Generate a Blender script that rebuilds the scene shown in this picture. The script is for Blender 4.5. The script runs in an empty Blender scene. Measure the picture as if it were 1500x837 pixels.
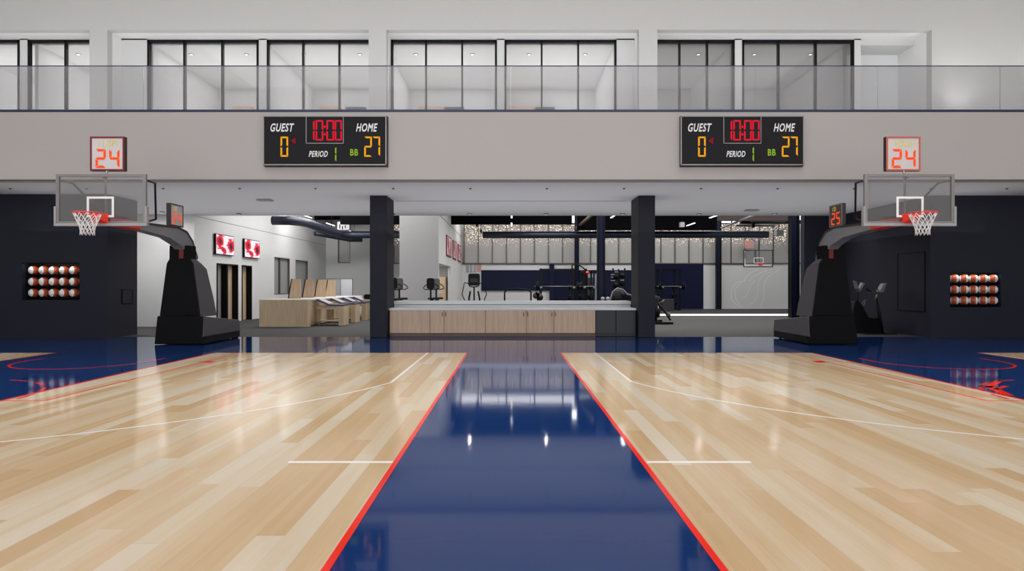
import bpy, math, random
from mathutils import Vector, Matrix
random.seed(7)
PI = math.pi
F, XV, YV, H = 926.0, 748.0, 419.4, 1.46
def WX(px, Y): return (px - XV) / F * Y
def WZ(py, Y): return H + (YV - py) / F * Y
SC = bpy.context.scene
COL = SC.collection

# ------------------------------------------------------------------ materials
def lin(c):
    c = c / 255.0
    return c / 12.92 if c <= 0.04045 else ((c + 0.055) / 1.055) ** 2.4
def rgb(r, g, b): return (lin(r), lin(g), lin(b), 1.0)
class NT:
    def __init__(s, name):
        s.m = bpy.data.materials.new(name); s.m.use_nodes = True
        s.t = s.m.node_tree; s.t.nodes.clear()
        s.out = s.t.nodes.new('ShaderNodeOutputMaterial')
    def n(s, typ, **kw):
        nd = s.t.nodes.new(typ)
        for k, v in kw.items():
            if k == 'inp':
                for a, b in v.items(): nd.inputs[a].default_value = b
            else: setattr(nd, k, v)
        return nd
    def l(s, a, b): s.t.links.new(a, b)
    def math(s, op, a, b=None, c=None):
        nd = s.t.nodes.new('ShaderNodeMath'); nd.operation = op
        for i, v in enumerate((a, b, c)):
            if v is None: continue
            if isinstance(v, (int, float)): nd.inputs[i].default_value = v
            else: s.l(v, nd.inputs[i])
        return nd.outputs[0]
    def mix(s, fac, a, b):
        nd = s.t.nodes.new('ShaderNodeMix'); nd.data_type = 'RGBA'
        for i, v in ((0, fac), (6, a), (7, b)):
            if isinstance(v, (int, float, tuple)): nd.inputs[i].default_value = v
            else: s.l(v, nd.inputs[i])
        return nd.outputs[2]
    def ramp(s, fac, stops, interp='LINEAR'):
        nd = s.t.nodes.new('ShaderNodeValToRGB'); cr = nd.color_ramp; cr.interpolation = interp
        while len(cr.elements) < len(stops): cr.elements.new(0.5)
        for e, (p, c) in zip(cr.elements, stops): e.position = p; e.color = c
        s.l(fac, nd.inputs[0]); return nd.outputs[0]
    def pbr(s, color, rough=0.5, metal=0.0, coat=0.0, spec=0.5):
        p = s.n('ShaderNodeBsdfPrincipled')
        if isinstance(color, tuple): p.inputs['Base Color'].default_value = color
        else: s.l(color, p.inputs['Base Color'])
        p.inputs['Roughness'].default_value = rough
        p.inputs['Metallic'].default_value = metal
        p.inputs['Coat Weight'].default_value = coat
        p.inputs['Specular IOR Level'].default_value = spec
        s.l(p.outputs[0], s.out.inputs[0]); return p

def mat(name, c, rough=0.5, metal=0.0, coat=0.0, var=0.06, scale=3.0, spec=0.5):
    """plain surface with a faint procedural mottling"""
    t = NT(name)
    tc = t.n('ShaderNodeTexCoord')
    nz = t.n('ShaderNodeTexNoise', inp={'Scale': scale, 'Detail': 3.0})
    t.l(tc.outputs['Object'], nz.inputs['Vector'])
    d = tuple(max(0, v * (1 - var)) for v in c[:3]) + (1,)
    e = tuple(min(1, v * (1 + var)) for v in c[:3]) + (1,)
    t.pbr(t.mix(nz.outputs[0], d, e), rough, metal, coat, spec)
    return t.m
def emis(name, c, s=1.0):
    t = NT(name)
    e = t.n('ShaderNodeEmission'); e.inputs[0].default_value = c; e.inputs[1].default_value = s
    t.l(e.outputs[0], t.out.inputs[0]); return t.m
def glass(name, tint, refl=0.08, haze=0.0, hcol=(0.6, 0.6, 0.6, 1), rough=0.02):
    t = NT(name)
    tr = t.n('ShaderNodeBsdfTransparent'); tr.inputs[0].default_value = tint
    gl = t.n('ShaderNodeBsdfGlossy'); gl.inputs['Roughness'].default_value = rough
    fr = t.n('ShaderNodeFresnel'); fr.inputs[0].default_value = 1.45
    f2 = t.math('MINIMUM', t.math('MULTIPLY', fr.outputs[0], refl / 0.035), 1.0)
    m1 = t.n('ShaderNodeMixShader'); t.l(f2, m1.inputs[0]); t.l(tr.outputs[0], m1.inputs[1]); t.l(gl.outputs[0], m1.inputs[2])
    if haze > 0:
        df = t.n('ShaderNodeBsdfDiffuse'); df.inputs[0].default_value = hcol
        m2 = t.n('ShaderNodeMixShader'); m2.inputs[0].default_value = haze
        t.l(m1.outputs[0], m2.inputs[1]); t.l(df.outputs[0], m2.inputs[2]); t.l(m2.outputs[0], t.out.inputs[0])
    else: t.l(m1.outputs[0], t.out.inputs[0])
    return t.m
def wood_mat(name, c1, c2, rough=0.5, vertical=True):
    t = NT(name)
    tc = t.n('ShaderNodeTexCoord'); mp = t.n('ShaderNodeMapping')
    t.l(tc.outputs['Object'], mp.inputs[0])
    mp.inputs['Scale'].default_value = (22, 22, 1.0) if vertical else (1.2, 22, 22)
    nz = t.n('ShaderNodeTexNoise', inp={'Scale': 1.6, 'Detail': 5.0, 'Distortion': 0.4})
    t.l(mp.outputs[0], nz.inputs['Vector'])
    t.pbr(t.ramp(nz.outputs[0], [(0.3, c1), (0.7, c2)]), rough)
    return t.m

def court_wood():
    t = NT('maple_court')
    g = t.n('ShaderNodeNewGeometry'); sp = t.n('ShaderNodeSeparateXYZ'); t.l(g.outputs['Position'], sp.inputs[0])
    x, y = sp.outputs[0], sp.outputs[1]
    w, L = 0.165, 2.3
    xs = t.math('DIVIDE', x, w); col = t.math('FLOOR', xs)
    wn = t.n('ShaderNodeTexWhiteNoise', noise_dimensions='1D'); t.l(col, wn.inputs['W'])
    ys = t.math('ADD', t.math('DIVIDE', y, L), t.math('MULTIPLY', wn.outputs[0], 7.3)); row = t.math('FLOOR', ys)
    cb = t.n('ShaderNodeCombineXYZ'); t.l(col, cb.inputs[0]); t.l(row, cb.inputs[1])
    w2 = t.n('ShaderNodeTexWhiteNoise', noise_dimensions='3D'); t.l(cb.outputs[0], w2.inputs['Vector'])
    rnd = w2.outputs[0]
    # narrow strips within a board
    c3 = t.math('FLOOR', t.math('DIVIDE', x, w / 3)); cb3 = t.n('ShaderNodeCombineXYZ'); t.l(c3, cb3.inputs[0]); t.l(row, cb3.inputs[1])
    w3 = t.n('ShaderNodeTexWhiteNoise', noise_dimensions='3D'); t.l(cb3.outputs[0], w3.inputs['Vector'])
    # grain
    cg = t.n('ShaderNodeCombineXYZ'); t.l(t.math('MULTIPLY', x, 55.0), cg.inputs[0]); t.l(t.math('MULTIPLY', y, 2.2), cg.inputs[1]); t.l(t.math('MULTIPLY', rnd, 40.0), cg.inputs[2])
    gz = t.n('ShaderNodeTexNoise', inp={'Scale': 1.0, 'Detail': 4.0, 'Distortion': 1.2}); t.l(cg.outputs[0], gz.inputs['Vector'])
    cg2 = t.n('ShaderNodeCombineXYZ'); t.l(t.math('MULTIPLY', x, 9.0), cg2.inputs[0]); t.l(t.math('MULTIPLY', y, 0.9), cg2.inputs[1]); t.l(t.math('MULTIPLY', rnd, 25.0), cg2.inputs[2])
    gz2 = t.n('ShaderNodeTexNoise', inp={'Scale': 1.0, 'Detail': 2.0}); t.l(cg2.outputs[0], gz2.inputs['Vector'])
    v = t.math('ADD', t.math('MULTIPLY', rnd, 0.62), t.math('MULTIPLY', w3.outputs[0], 0.10))
    v = t.math('ADD', v, t.math('MULTIPLY', gz.outputs[0], 0.22))
    v = t.math('ADD', v, t.math('MULTIPLY', gz2.outputs[0], 0.22))
    c = t.ramp(v, WOOD_STOPS)
    # thin dark joints
    def edge(s, wd):
        fr = t.math('FRACT', s); return t.math('LESS_THAN', t.math('MINIMUM', fr, t.math('SUBTRACT', 1.0, fr)), wd)
    j = t.math('MAXIMUM', edge(xs, 0.006), edge(ys, 0.0008))
    c = t.mix(t.math('MULTIPLY', j, 0.25), c, rgb(120, 85, 50))
    p = t.pbr(c, 0.11, spec=0.30)
    nb = t.n('ShaderNodeTexNoise', inp={'Scale': 3.0, 'Detail': 2.0}); t.l(g.outputs['Position'], nb.inputs['Vector'])
    bp = t.n('ShaderNodeBump', inp={'Strength': 0.05, 'Distance': 0.004}); t.l(nb.outputs[0], bp.inputs['Height']); t.l(bp.outputs[0], p.inputs['Normal'])
    return t.m
WOOD_STOPS = [(0.22, rgb(188, 157, 117)), (0.45, rgb(196, 169, 132)), (0.62, rgb(201, 179, 148)), (0.85, rgb(205, 191, 169))]
def floor_gloss(name, c, rough=0.09, spec=0.5):
    t = NT(name)
    g = t.n('ShaderNodeNewGeometry')
    nz = t.n('ShaderNodeTexNoise', inp={'Scale': 0.9, 'Detail': 4.0}); t.l(g.outputs['Position'], nz.inputs['Vector'])
    d = tuple(v * 0.92 for v in c[:3]) + (1,); e = tuple(v * 1.08 for v in c[:3]) + (1,)
    p = t.pbr(t.mix(nz.outputs[0], d, e), rough, spec=spec)
    nb = t.n('ShaderNodeTexNoise', inp={'Scale': 3.0, 'Detail': 2.0}); t.l(g.outputs['Position'], nb.inputs['Vector'])
    bp = t.n('ShaderNodeBump', inp={'Strength': 0.05, 'Distance': 0.004}); t.l(nb.outputs[0], bp.inputs['Height']); t.l(bp.outputs[0], p.inputs['Normal'])
    return t.m
def perforated():
    """grey metal screen: small holes that let the daylight behind through, dense at the top"""
    t = NT('perforated_screen')
    g = t.n('ShaderNodeNewGeometry'); sp = t.n('ShaderNodeSeparateXYZ'); t.l(g.outputs['Position'], sp.inputs[0])
    cb = t.n('ShaderNodeCombineXYZ'); t.l(sp.outputs[0], cb.inputs[0]); t.l(sp.outputs[2], cb.inputs[1])
    vo = t.n('ShaderNodeTexVoronoi', inp={'Scale': 9.0, 'Randomness': 0.9}, voronoi_dimensions='2D'); t.l(cb.outputs[0], vo.inputs['Vector'])
    n1 = t.n('ShaderNodeTexNoise', inp={'Scale': 1.1, 'Detail': 1.0}); t.l(cb.outputs[0], n1.inputs['Vector'])
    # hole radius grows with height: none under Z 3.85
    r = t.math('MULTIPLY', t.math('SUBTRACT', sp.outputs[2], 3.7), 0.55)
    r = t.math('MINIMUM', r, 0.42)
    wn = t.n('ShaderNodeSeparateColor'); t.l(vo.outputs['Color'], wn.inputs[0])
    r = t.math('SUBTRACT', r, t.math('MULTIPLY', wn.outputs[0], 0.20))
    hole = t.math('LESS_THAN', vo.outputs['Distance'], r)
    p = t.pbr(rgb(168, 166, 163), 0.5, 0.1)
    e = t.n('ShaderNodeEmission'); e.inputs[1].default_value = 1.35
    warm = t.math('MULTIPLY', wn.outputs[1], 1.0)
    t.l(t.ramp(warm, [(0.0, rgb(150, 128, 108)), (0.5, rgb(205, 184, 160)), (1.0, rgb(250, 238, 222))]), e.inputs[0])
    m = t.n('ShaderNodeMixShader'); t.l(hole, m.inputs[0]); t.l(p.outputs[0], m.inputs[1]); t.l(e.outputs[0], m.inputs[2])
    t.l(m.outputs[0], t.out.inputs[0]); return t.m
def screen_mat(name, seed, emit=0.9):
    """a picture of two red jerseyed shapes on a pale pink ground"""
    t = NT(name)
    tc = t.n('ShaderNodeTexCoord'); sp = t.n('ShaderNodeSeparateXYZ'); t.l(tc.outputs['Generated'], sp.inputs[0])
    u, v = sp.outputs[1], sp.outputs[2]
    nz = t.n('ShaderNodeTexNoise', inp={'Scale': 4.5, 'Detail': 4.0, 'Distortion': 0.8}); mp = t.n('ShaderNodeMapping'); mp.inputs['Location'].default_value = (seed, seed, 0)
    t.l(tc.outputs['Generated'], mp.inputs[0]); t.l(mp.outputs[0], nz.inputs['Vector'])
    def blob(cu, cv, ru, rv, sk=0.0):
        du = t.math('DIVIDE', t.math('SUBTRACT', t.math('ADD', u, t.math('MULTIPLY', v, sk)), cu + sk * cv), ru)
        dv = t.math('DIVIDE', t.math('SUBTRACT', v, cv), rv)
        return t.math('SUBTRACT', 1.0, t.math('SQRT', t.math('ADD', t.math('MULTIPLY', du, du), t.math('MULTIPLY', dv, dv))))
    b = t.math('MAXIMUM', blob(0.24, 0.66, 0.25, 0.42), blob(0.82, 0.5, 0.24, 0.5))
    b = t.math('MAXIMUM', b, blob(0.38, 0.22, 0.2, 0.3, 0.5))
    f = t.math('ADD', b, t.math('MULTIPLY', t.math('SUBTRACT', nz.outputs[0], 0.5), 1.5))
    c = t.ramp(f, [(0.0, rgb(232, 214, 224)), (0.10, rgb(226, 180, 195)), (0.2, rgb(214, 60, 70)), (0.55, rgb(196, 34, 44)), (0.75, rgb(120, 26, 50)), (0.95, rgb(60, 26, 60))])
    p = t.pbr(c, 0.25); t.l(c, p.inputs['Emission Color']); p.inputs['Emission Strength'].default_value = emit
    return t.m
def ball_mat():
    t = NT('two_tone_ball')
    tc = t.n('ShaderNodeTexCoord'); sp = t.n('ShaderNodeSeparateXYZ'); t.l(tc.outputs['Object'], sp.inputs[0])
    R = 0.126
    ax = t.math('DIVIDE', t.math('ABSOLUTE', sp.outputs[0]), R)
    band = t.math('LESS_THAN', ax, 0.45)
    ar = t.math('LESS_THAN', t.math('ABSOLUTE', t.math('SUBTRACT', ax, 0.45)), 0.025)
    s1 = t.math('LESS_THAN', ax, 0.03)
    seam = t.math('MAXIMUM', ar, s1)
    c = t.mix(band, rgb(232, 226, 220), rgb(176, 72, 32))
    c = t.mix(t.math('MULTIPLY', seam, 0.75), c, rgb(90, 20, 12))
    t.pbr(c, 0.38); return t.m

M = dict(
    wall=mat('white_plaster', rgb(208, 208, 207), 0.75, var=0.015),
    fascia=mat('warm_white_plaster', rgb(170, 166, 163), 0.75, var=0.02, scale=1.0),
    soffit=mat('soffit_paint', rgb(218, 219, 223), 0.8, var=0.01),
    navy=mat('navy_wall_paint', rgb(31, 32, 44), 0.6, var=0.05, spec=0.25),
    navy_col=mat('navy_column', rgb(27, 28, 38), 0.6, var=0.04, spec=0.25),
    navy_deep=mat('deep_navy', rgb(14, 18, 48), 0.4, spec=0.2),
    navy_trim=mat('navy_trim', rgb(38, 42, 74), 0.4),
    rubber=mat('grey_rubber_floor', rgb(66, 65, 64), 0.8, var=0.06, scale=20, spec=0.2),
    rubber_dark=mat('dark_rubber_floor', rgb(48, 48, 50), 0.7, spec=0.2),
    black=mat('black_paint', rgb(9, 9, 12), 0.5, spec=0.15),
    blackgl=mat('black_frame', rgb(13, 13, 16), 0.45, spec=0.18),
    ceiling_black=mat('black_ceiling', rgb(7, 7, 10), 0.9, spec=0.05),
    pad=mat('black_vinyl_pad', rgb(8, 7, 9), 0.6, var=0.1, spec=0.12),
    standgrey=mat('charcoal_steel', rgb(80, 75, 79), 0.5, 0.0, spec=0.3),
    arm=mat('grey_steel_arm', rgb(132, 132, 134), 0.45, 0.0),
    armdark=mat('dark_steel', rgb(58, 50, 50), 0.4, 0.3),
    alu=mat('brushed_aluminium', rgb(140, 136, 134), 0.35, 0.6),
    padgrey=mat('grey_edge_padding', rgb(150, 148, 148), 0.6),
    red=mat('rim_red', rgb(226, 52, 34), 0.4),
    darkred=mat('dark_red', rgb(110, 16, 12), 0.5),
    white=mat('white_paint', rgb(232, 230, 228), 0.5, var=0.02),
    net=mat('white_net_cord', rgb(225, 222, 220), 0.7),
    oak=wood_mat('pale_oak', rgb(180, 152, 126), rgb(198, 172, 145)),
    oak_h=wood_mat('pale_oak_flat', rgb(170, 142, 112), rgb(192, 165, 134)),
    birch=wood_mat('light_birch', rgb(178, 152, 120), rgb(202, 180, 148)),
    kick=mat('brown_toe_kick', rgb(96, 74, 60), 0.5),
    stone=mat('white_stone', rgb(206, 206, 206), 0.3, var=0.03),
    fridge=mat('charcoal_door', rgb(52, 52, 54), 0.45, spec=0.3),
    duct=mat('dark_blue_duct', rgb(38, 42, 58), 0.4, 0.2),
    mullion=mat('bronze_mullion', rgb(88, 80, 76), 0.4, 0.3),
    greyglass=mat('grey_frosted_glass', rgb(150, 150, 150), 0.2),
    console=mat('console_grey', rgb(104, 102, 104), 0.45),
    bluepad=mat('navy_vinyl', rgb(48, 54, 84), 0.4),
    tabletop=mat('mauve_grey_pad', rgb(160, 152, 156), 0.5),
    pinkgrey=mat('salmon_panel', rgb(190, 140, 128), 0.6),
    orange_rail=mat('orange_rack_rail', rgb(168, 62, 24), 0.4),
    board_black=mat('scoreboard_black', rgb(34, 34, 36), 0.8, var=0.08, scale=30, spec=0.15),
    silver=mat('silver_edge', rgb(150, 146, 144), 0.4, 0.5),
    led_red=emis('led_red', rgb(226, 32, 52)), led_amber=emis('led_amber', rgb(240, 166, 34)),
    led_green=emis('led_green', rgb(140, 178, 48)), led_dred=emis('led_dark_red', rgb(150, 24, 34)),
    led_orange=emis('led_orange', rgb(255, 84, 36)), led_yellow=emis('led_yellow', rgb(214, 196, 84)),
    print_white=mat('printed_white', rgb(225, 225, 225), 0.5, var=0.0),
    lamp=emis('lamp_white', (1, 0.98, 0.95, 1), 2.2), spot=emis('downlight_disc', (1, 0.98, 0.95, 1), 420.0),
    strip=emis('led_strip', (1, 0.98, 0.96, 1), 1.6), clere=emis('daylight_clerestory', rgb(235, 232, 232), 2.4),
    rail_glass=glass('railing_glass', (0.86, 0.86, 0.865, 1), 0.05, 0.16, (0.55, 0.55, 0.56, 1)),
    pane=glass('window_pane', (0.95, 0.95, 0.955, 1), 0.035),
    dimpane=glass('grey_window_pane', (0.80, 0.80, 0.80, 1), 0.04),
    boardglass=glass('backboard_glass', (0.84, 0.83, 0.83, 1), 0.09, 0.06, (0.42, 0.41, 0.41, 1)),
    clockface=mat('clock_face_grey', rgb(196, 190, 190), 0.3),
    clockdark=mat('clock_face_dark', rgb(70, 52, 50), 0.3),
    screen=screen_mat('jersey_picture', 0.0, 0.5), screen2=screen_mat('jersey_print', 3.1, 0.0),
    ball=ball_mat(), perf=perforated(),
    court=court_wood(), blue=floor_gloss('court_blue', rgb(14, 47, 99), 0.06, 0.36),
    line_red=floor_gloss('line_red', rgb(232, 44, 28), 0.12), line_white=floor_gloss('line_white', rgb(235, 230, 225), 0.12),
    logo=mat('faint_logo_paint', rgb(222, 224, 222), 0.6, var=0.0),
)

# ------------------------------------------------------------------ mesh building
class MB:
    def __init__(s): s.v = []; s.f = []; s.sm = []
    def add(s, vs, fs, smooth=False):
        o = len(s.v); s.v += [Vector(v) for v in vs]; s.f += [[i + o for i in f] for f in fs]; s.sm += [smooth] * len(fs); return s
    def box(s, x0, y0, z0, x1, y1, z1):
        vs = [(x0, y0, z0), (x1, y0, z0), (x1, y1, z0), (x0, y1, z0), (x0, y0, z1), (x1, y0, z1), (x1, y1, z1), (x0, y1, z1)]
        return s.add(vs, [(0, 3, 2, 1), (4, 5, 6, 7), (0, 1, 5, 4), (1, 2, 6, 5), (2, 3, 7, 6), (3, 0, 4, 7)])
    def cbox(s, cx, cy, cz, sx, sy, sz): return s.box(cx - sx / 2, cy - sy / 2, cz - sz / 2, cx + sx / 2, cy + sy / 2, cz + sz / 2)
    def prism(s, poly, axis, a, b):
        """poly: 2-D points in the two other axes (x:(y,z), y:(x,z), z:(x,y)) extruded along axis from a to b"""
        def P(p, t):
            if axis == 'x': return (t, p[0], p[1])
            if axis == 'y': return (p[0], t, p[1])
            return (p[0], p[1], t)
        n = len(poly)
        vs = [P(p, a) for p in poly] + [P(p, b) for p in poly]
        fs = [list(range(n)), list(range(2 * n - 1, n - 1, -1))] + [(i, (i + 1) % n, (i + 1) % n + n, i + n) for i in range(n)]
        return s.add(vs, fs)
    def hexa(s, bot, top):
        """eight corners: bot four, top four"""
        return s.add(list(bot) + list(top), [(0, 3, 2, 1), (4, 5, 6, 7), (0, 1, 5, 4), (1, 2, 6, 5), (2, 3, 7, 6), (3, 0, 4, 7)])
    def tube(s, pts, r, n=8, closed=False):
        pts = [Vector(p) for p in pts]; N = len(pts); rings = []
        up = None
        for i, p in enumerate(pts):
            if closed: d = (pts[(i + 1) % N] - pts[i - 1])
            elif i == 0: d = pts[1] - p
            elif i == N - 1: d = p - pts[i - 1]
            else: d = (pts[i + 1] - p).normalized() + (p - pts[i - 1]).normalized()
            d.normalize()
            if up is None:
                up = Vector((0, 0, 1)) if abs(d.z) < 0.9 else Vector((1, 0, 0))
            a = d.cross(up)
            if a.length < 1e-4: a = d.cross(Vector((0, 1, 0)))
            a.normalize(); b = a.cross(d).normalized(); up = b
            rr = r[i] if isinstance(r, (list, tuple)) else r
            rings.append([p + (a * math.cos(2 * PI * k / n) + b * math.sin(2 * PI * k / n)) * rr for k in range(n)])
        vs = [v for rg in rings for v in rg]; fs = []
        for i in range(N if closed else N - 1):
            j = (i + 1) % N
            for k in range(n): fs.append((i * n + k, i * n + (k + 1) % n, j * n + (k + 1) % n, j * n + k))
        if not closed: fs += [list(range(n - 1, -1, -1)), list(range((N - 1) * n, N * n))]
        return s.add(vs, fs, True)
    def cyl(s, p0, p1, r, n=20): return s.tube([p0, p1], r, n)
    def sphere(s, c, r, sx=1, sy=1, sz=1, nu=20, nv=12):
        vs = [(c[0], c[1], c[2] + r * sz)]
        for j in range(1, nv):
            t = PI * j / nv
            for i in range(nu):
                a = 2 * PI * i / nu
                vs.append((c[0] + r * sx * math.sin(t) * math.cos(a), c[1] + r * sy * math.sin(t) * math.sin(a), c[2] + r * sz * math.cos(t)))
        vs.append((c[0], c[1], c[2] - r * sz)); fs = []
        for i in range(nu): fs.append((0, 1 + i, 1 + (i + 1) % nu))
        for j in range(nv - 2):
            for i in range(nu):
                a = 1 + j * nu; b = a + nu
                fs.append((a + i, b + i, b + (i + 1) % nu, a + (i + 1) % nu))
        l = len(vs) - 1; a = 1 + (nv - 2) * nu
        for i in range(nu): fs.append((l, a + (i + 1) % nu, a + i))
        return s.add(vs, fs, True)
    def rpanel(s, cx, cz, w, h, r, y0, y1, n=5):
        """rounded rectangle in the x-z plane, thickness y0..y1"""
        poly = []
        for (sx, sz, a0) in ((1, 1, 0), (-1, 1, 90), (-1, -1, 180), (1, -1, 270)):
            for k in range(n + 1):
                a = math.radians(a0 + 90 * k / n)
                poly.append((cx + sx * (w / 2 - r) + r * math.cos(a), cz + sz * (h / 2 - r) + r * math.sin(a)))
        return s.prism(poly, 'y', y0, y1)
    def xf(s, fn, start=0):
        for i in range(start, len(s.v)): s.v[i] = Vector(fn(s.v[i]))
        return s
    def build(s, name, m, parent=None, bevel=0.0, kind=None):
        off = root_loc(parent) if parent else Vector((0, 0, 0))
        me = bpy.data.meshes.new(name)
        me.from_pydata([tuple(v - off) for v in s.v], [], s.f)
        me.polygons.foreach_set('use_smooth', s.sm); me.materials.append(m)
        bm_fix(me)
        o = bpy.data.objects.new(name, me); COL.objects.link(o)
        if parent: o.parent = parent
        if bevel > 0:
            b = o.modifiers.new('Bevel', 'BEVEL'); b.width = bevel; b.segments = 2; b.limit_method = 'ANGLE'; b.angle_limit = math.radians(40)
        if kind: o['kind'] = kind
        return o
import bmesh
def bm_fix(me):
    bm = bmesh.new(); bm.from_mesh(me); bmesh.ops.recalc_face_normals(bm, faces=bm.faces); bm.to_mesh(me); bm.free(); me.update()
def root_loc(o):
    while o.parent: o = o.parent
    return Vector(o.location)
def thing(name, label, cat, loc=(0, 0, 0), group=None):
    o = bpy.data.objects.new(name, None); COL.objects.link(o); o.location = loc; o.empty_display_size = 0.1
    o['label'] = label; o['category'] = cat
    if group: o['group'] = group
    return o
def tag(o, label, cat, group=None):
    """re-origin a single-mesh thing at its base and describe it"""
    me = o.data
    xs = [v.co.x for v in me.vertices]; ys = [v.co.y for v in me.vertices]; zs = [v.co.z for v in me.vertices]
    c = Vector(((min(xs) + max(xs)) / 2, (min(ys) + max(ys)) / 2, min(zs)))
    for v in me.vertices: v.co -= c
    o.location = c
    o['label'] = label; o['category'] = cat
    if group: o['group'] = group
    return o
def dup(root, loc, label, group=None, rotz=None):
    r = root.copy(); COL.objects.link(r); r.location = loc; r['label'] = label
    if rotz is not None: r.rotation_euler = (0, 0, rotz)
    if group: r['group'] = group
    for ch in list(root.children):
        c = ch.copy(); COL.objects.link(c); c.parent = r
        for g in list(ch.children):
            d = g.copy(); COL.objects.link(d); d.parent = c
    return r
def struct(name, mb, m, parent=None, bevel=0.0):
    return mb.build(name, m, parent, bevel, None if parent else 'structure')

# lettering ---------------------------------------------------------------
def text_into(mb, txt, P, x0, z0, x1, z1, shear=0.0, bold=0.02):
    """fit txt into the box (u from x0..x1, v from z0..z1); P maps (u, v) to the world"""
    cu = bpy.data.curves.new('t', 'FONT'); cu.body = txt; cu.shear = shear; cu.offset = bold; cu.resolution_u = 3; cu.space_character = 1.12
    o = bpy.data.objects.new('t', cu); COL.objects.link(o)
    dg = bpy.context.evaluated_depsgraph_get(); me = bpy.data.meshes.new_from_object(o.evaluated_get(dg))
    xs = [v.co.x for v in me.vertices]; ys = [v.co.y for v in me.vertices]
    a, b, c, d = min(xs), max(xs), min(ys), max(ys)
    vs = [P(x0 + (v.co.x - a) / (b - a) * (x1 - x0), z0 + (v.co.y - c) / (d - c) * (z1 - z0)) for v in me.vertices]
    mb.add(vs, [list(p.vertices) for p in me.polygons])
    bpy.data.objects.remove(o); bpy.data.meshes.remove(me); bpy.data.curves.remove(cu)
SEGS = {'0': 'abcdef', '1': 'bc', '2': 'abged', '4': 'fgbc', '5': 'afgcd', '7': 'abc', 'I': 'ef', 'L': 'fed', 'P': 'abefg', 'H': 'bcefg', 'U': 'bcdef', 'n': 'ceg'}
def seg_into(mb, ch, P, x, z, w, h, t, sl=0.0):
    g = t * 0.14
    def Q(u, v): return P(x + u + sl * v, z + v)
    m = h / 2
    def hz(v0, dirn):
        if dirn == 0: pts = [(g, v0), (g + t * .5, v0 + t / 2), (w - t * .5 - g, v0 + t / 2), (w - g, v0), (w - t * .5 - g, v0 - t / 2), (g + t * .5, v0 - t / 2)]
        elif dirn > 0: pts = [(g, v0), (w - g, v0), (w - t - g, v0 - t), (t + g, v0 - t)]
        else: pts = [(g, v0), (w - g, v0), (w - t - g, v0 + t), (t + g, v0 + t)]
        return pts
    def vt(u0, top, right):
        a, b = (m + g * 1.5, h - g) if top else (g, m - g * 1.5)
        i = u0 - t if right else u0 + t
        if top: return [(u0, a), (u0, b), (i, b - t), (i, a + t * .55)]
        return [(u0, a), (u0, b), (i, b - t * .55), (i, a + t)]
    D = {'a': hz(h, 1), 'd': hz(0, -1), 'g': hz(m, 0), 'b': vt(w, 1, 1), 'c': vt(w, 0, 1), 'f': vt(0, 1, 0), 'e': vt(0, 0, 0)}
    for s_ in SEGS.get(ch, ''):
        p = D[s_]; mb.add([Q(*q) for q in p], [list(range(len(p)))])

# ================================================================== SETTING
YF = 15.4      # balcony fascia
ZS = 4.035     # underside of the balcony
YB = 23.1      # rear edge of the low ceiling
YD = 17.95     # front of columns
# floor -------------------------------------------------------------------
fl = struct('floor', MB().box(-18, -9, -0.2, 18, 18.15, 0.0), M['blue'])
def sheet(rects, z):
    mb = MB()
    for (x0, y0, x1, y1) in rects: mb.box(x0, y0, z - 0.0012, x1, y1, z)
    return mb
BL = 13.82
struct('wood_court', sheet([(-6.49, -9, -0.974, BL), (-9.95, -9, -6.49, 8.04), (-18, -9, -9.95, BL)], 0.0012), M['court'], fl)
struct('wood_court', sheet([(1.117, -9, 6.58, BL), (6.58, -9, 10.2, 8.04), (10.2, -9, 18, BL)], 0.0012), M['court'], fl)
def line(name, mb, m): return mb.build(name, m, fl)
Z2 = 0.0024
line('sideline', sheet([(-0.974, -9, -0.929, BL)], Z2), M['line_red'])
line('sideline', sheet([(1.075, -9, 1.117, BL)], Z2), M['line_red'])
for (xe, xt, xo, s) in ((-6.49, -5.92, -9.95, -1), (6.58, 6.06, 10.2, 1)):
    line('key_outline', sheet([(xe - .025, 8.04, xe + .025, BL), (min(xe, xo), 8.0, max(xe, xo), 8.05), (xo - .02, 8.04, xo + .02, BL)], Z2), M['line_red'])
    line('lane_line', sheet([(xt - .018, 8.05, xt + .018, BL), (min(xe, xt), 8.03, max(xe, xt), 8.06)], Z2), M['line_red'])
    b0, b1 = (xt, xt + .2) if s < 0 else (xt - .2, xt)
    line('lane_block', sheet([(b0, 12.05, b1, 12.3)], Z2 + .0005), M['line_red'])
def arc(cx, cy, r, a0, a1, w, n, z=Z2):
    mb = MB()
    for k in range(n):
        p = []
        for a, rr in ((k, r), (k, r + w), (k + 1, r + w), (k + 1, r)):
            t = math.radians(a0 + (a1 - a0) * a / n); p.append((cx + rr * math.cos(t), cy + rr * math.sin(t)))
        mb.add([(x, y, z) for x, y in p], [(0, 1, 2, 3)])
    return mb
for cx in (-8.2, 8.25):
    a = arc(cx, 12.3, 1.2, 180, 360, .05, 40); a.add([(cx - 1.25, 12.3, Z2), (cx - 1.2, 12.3, Z2), (cx - 1.2, 12.75, Z2), (cx - 1.25, 12.75, Z2)], [(0, 1, 2, 3)])
    a.add([(cx + 1.2, 12.3, Z2), (cx + 1.25, 12.3, Z2), (cx + 1.25, 12.75, Z2), (cx + 1.2, 12.75, Z2)], [(0, 1, 2, 3)])
    line('restricted_arc', a, M['line_red'])
    d = MB()
    for k in range(0, 9, 1):
        q = arc(cx, 8.04, 1.8, 4 + k * 20, 16 + k * 20, .05, 5); d.add(q.v, q.f)
    line('dashed_circle', d, M['line_red'])
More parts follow.
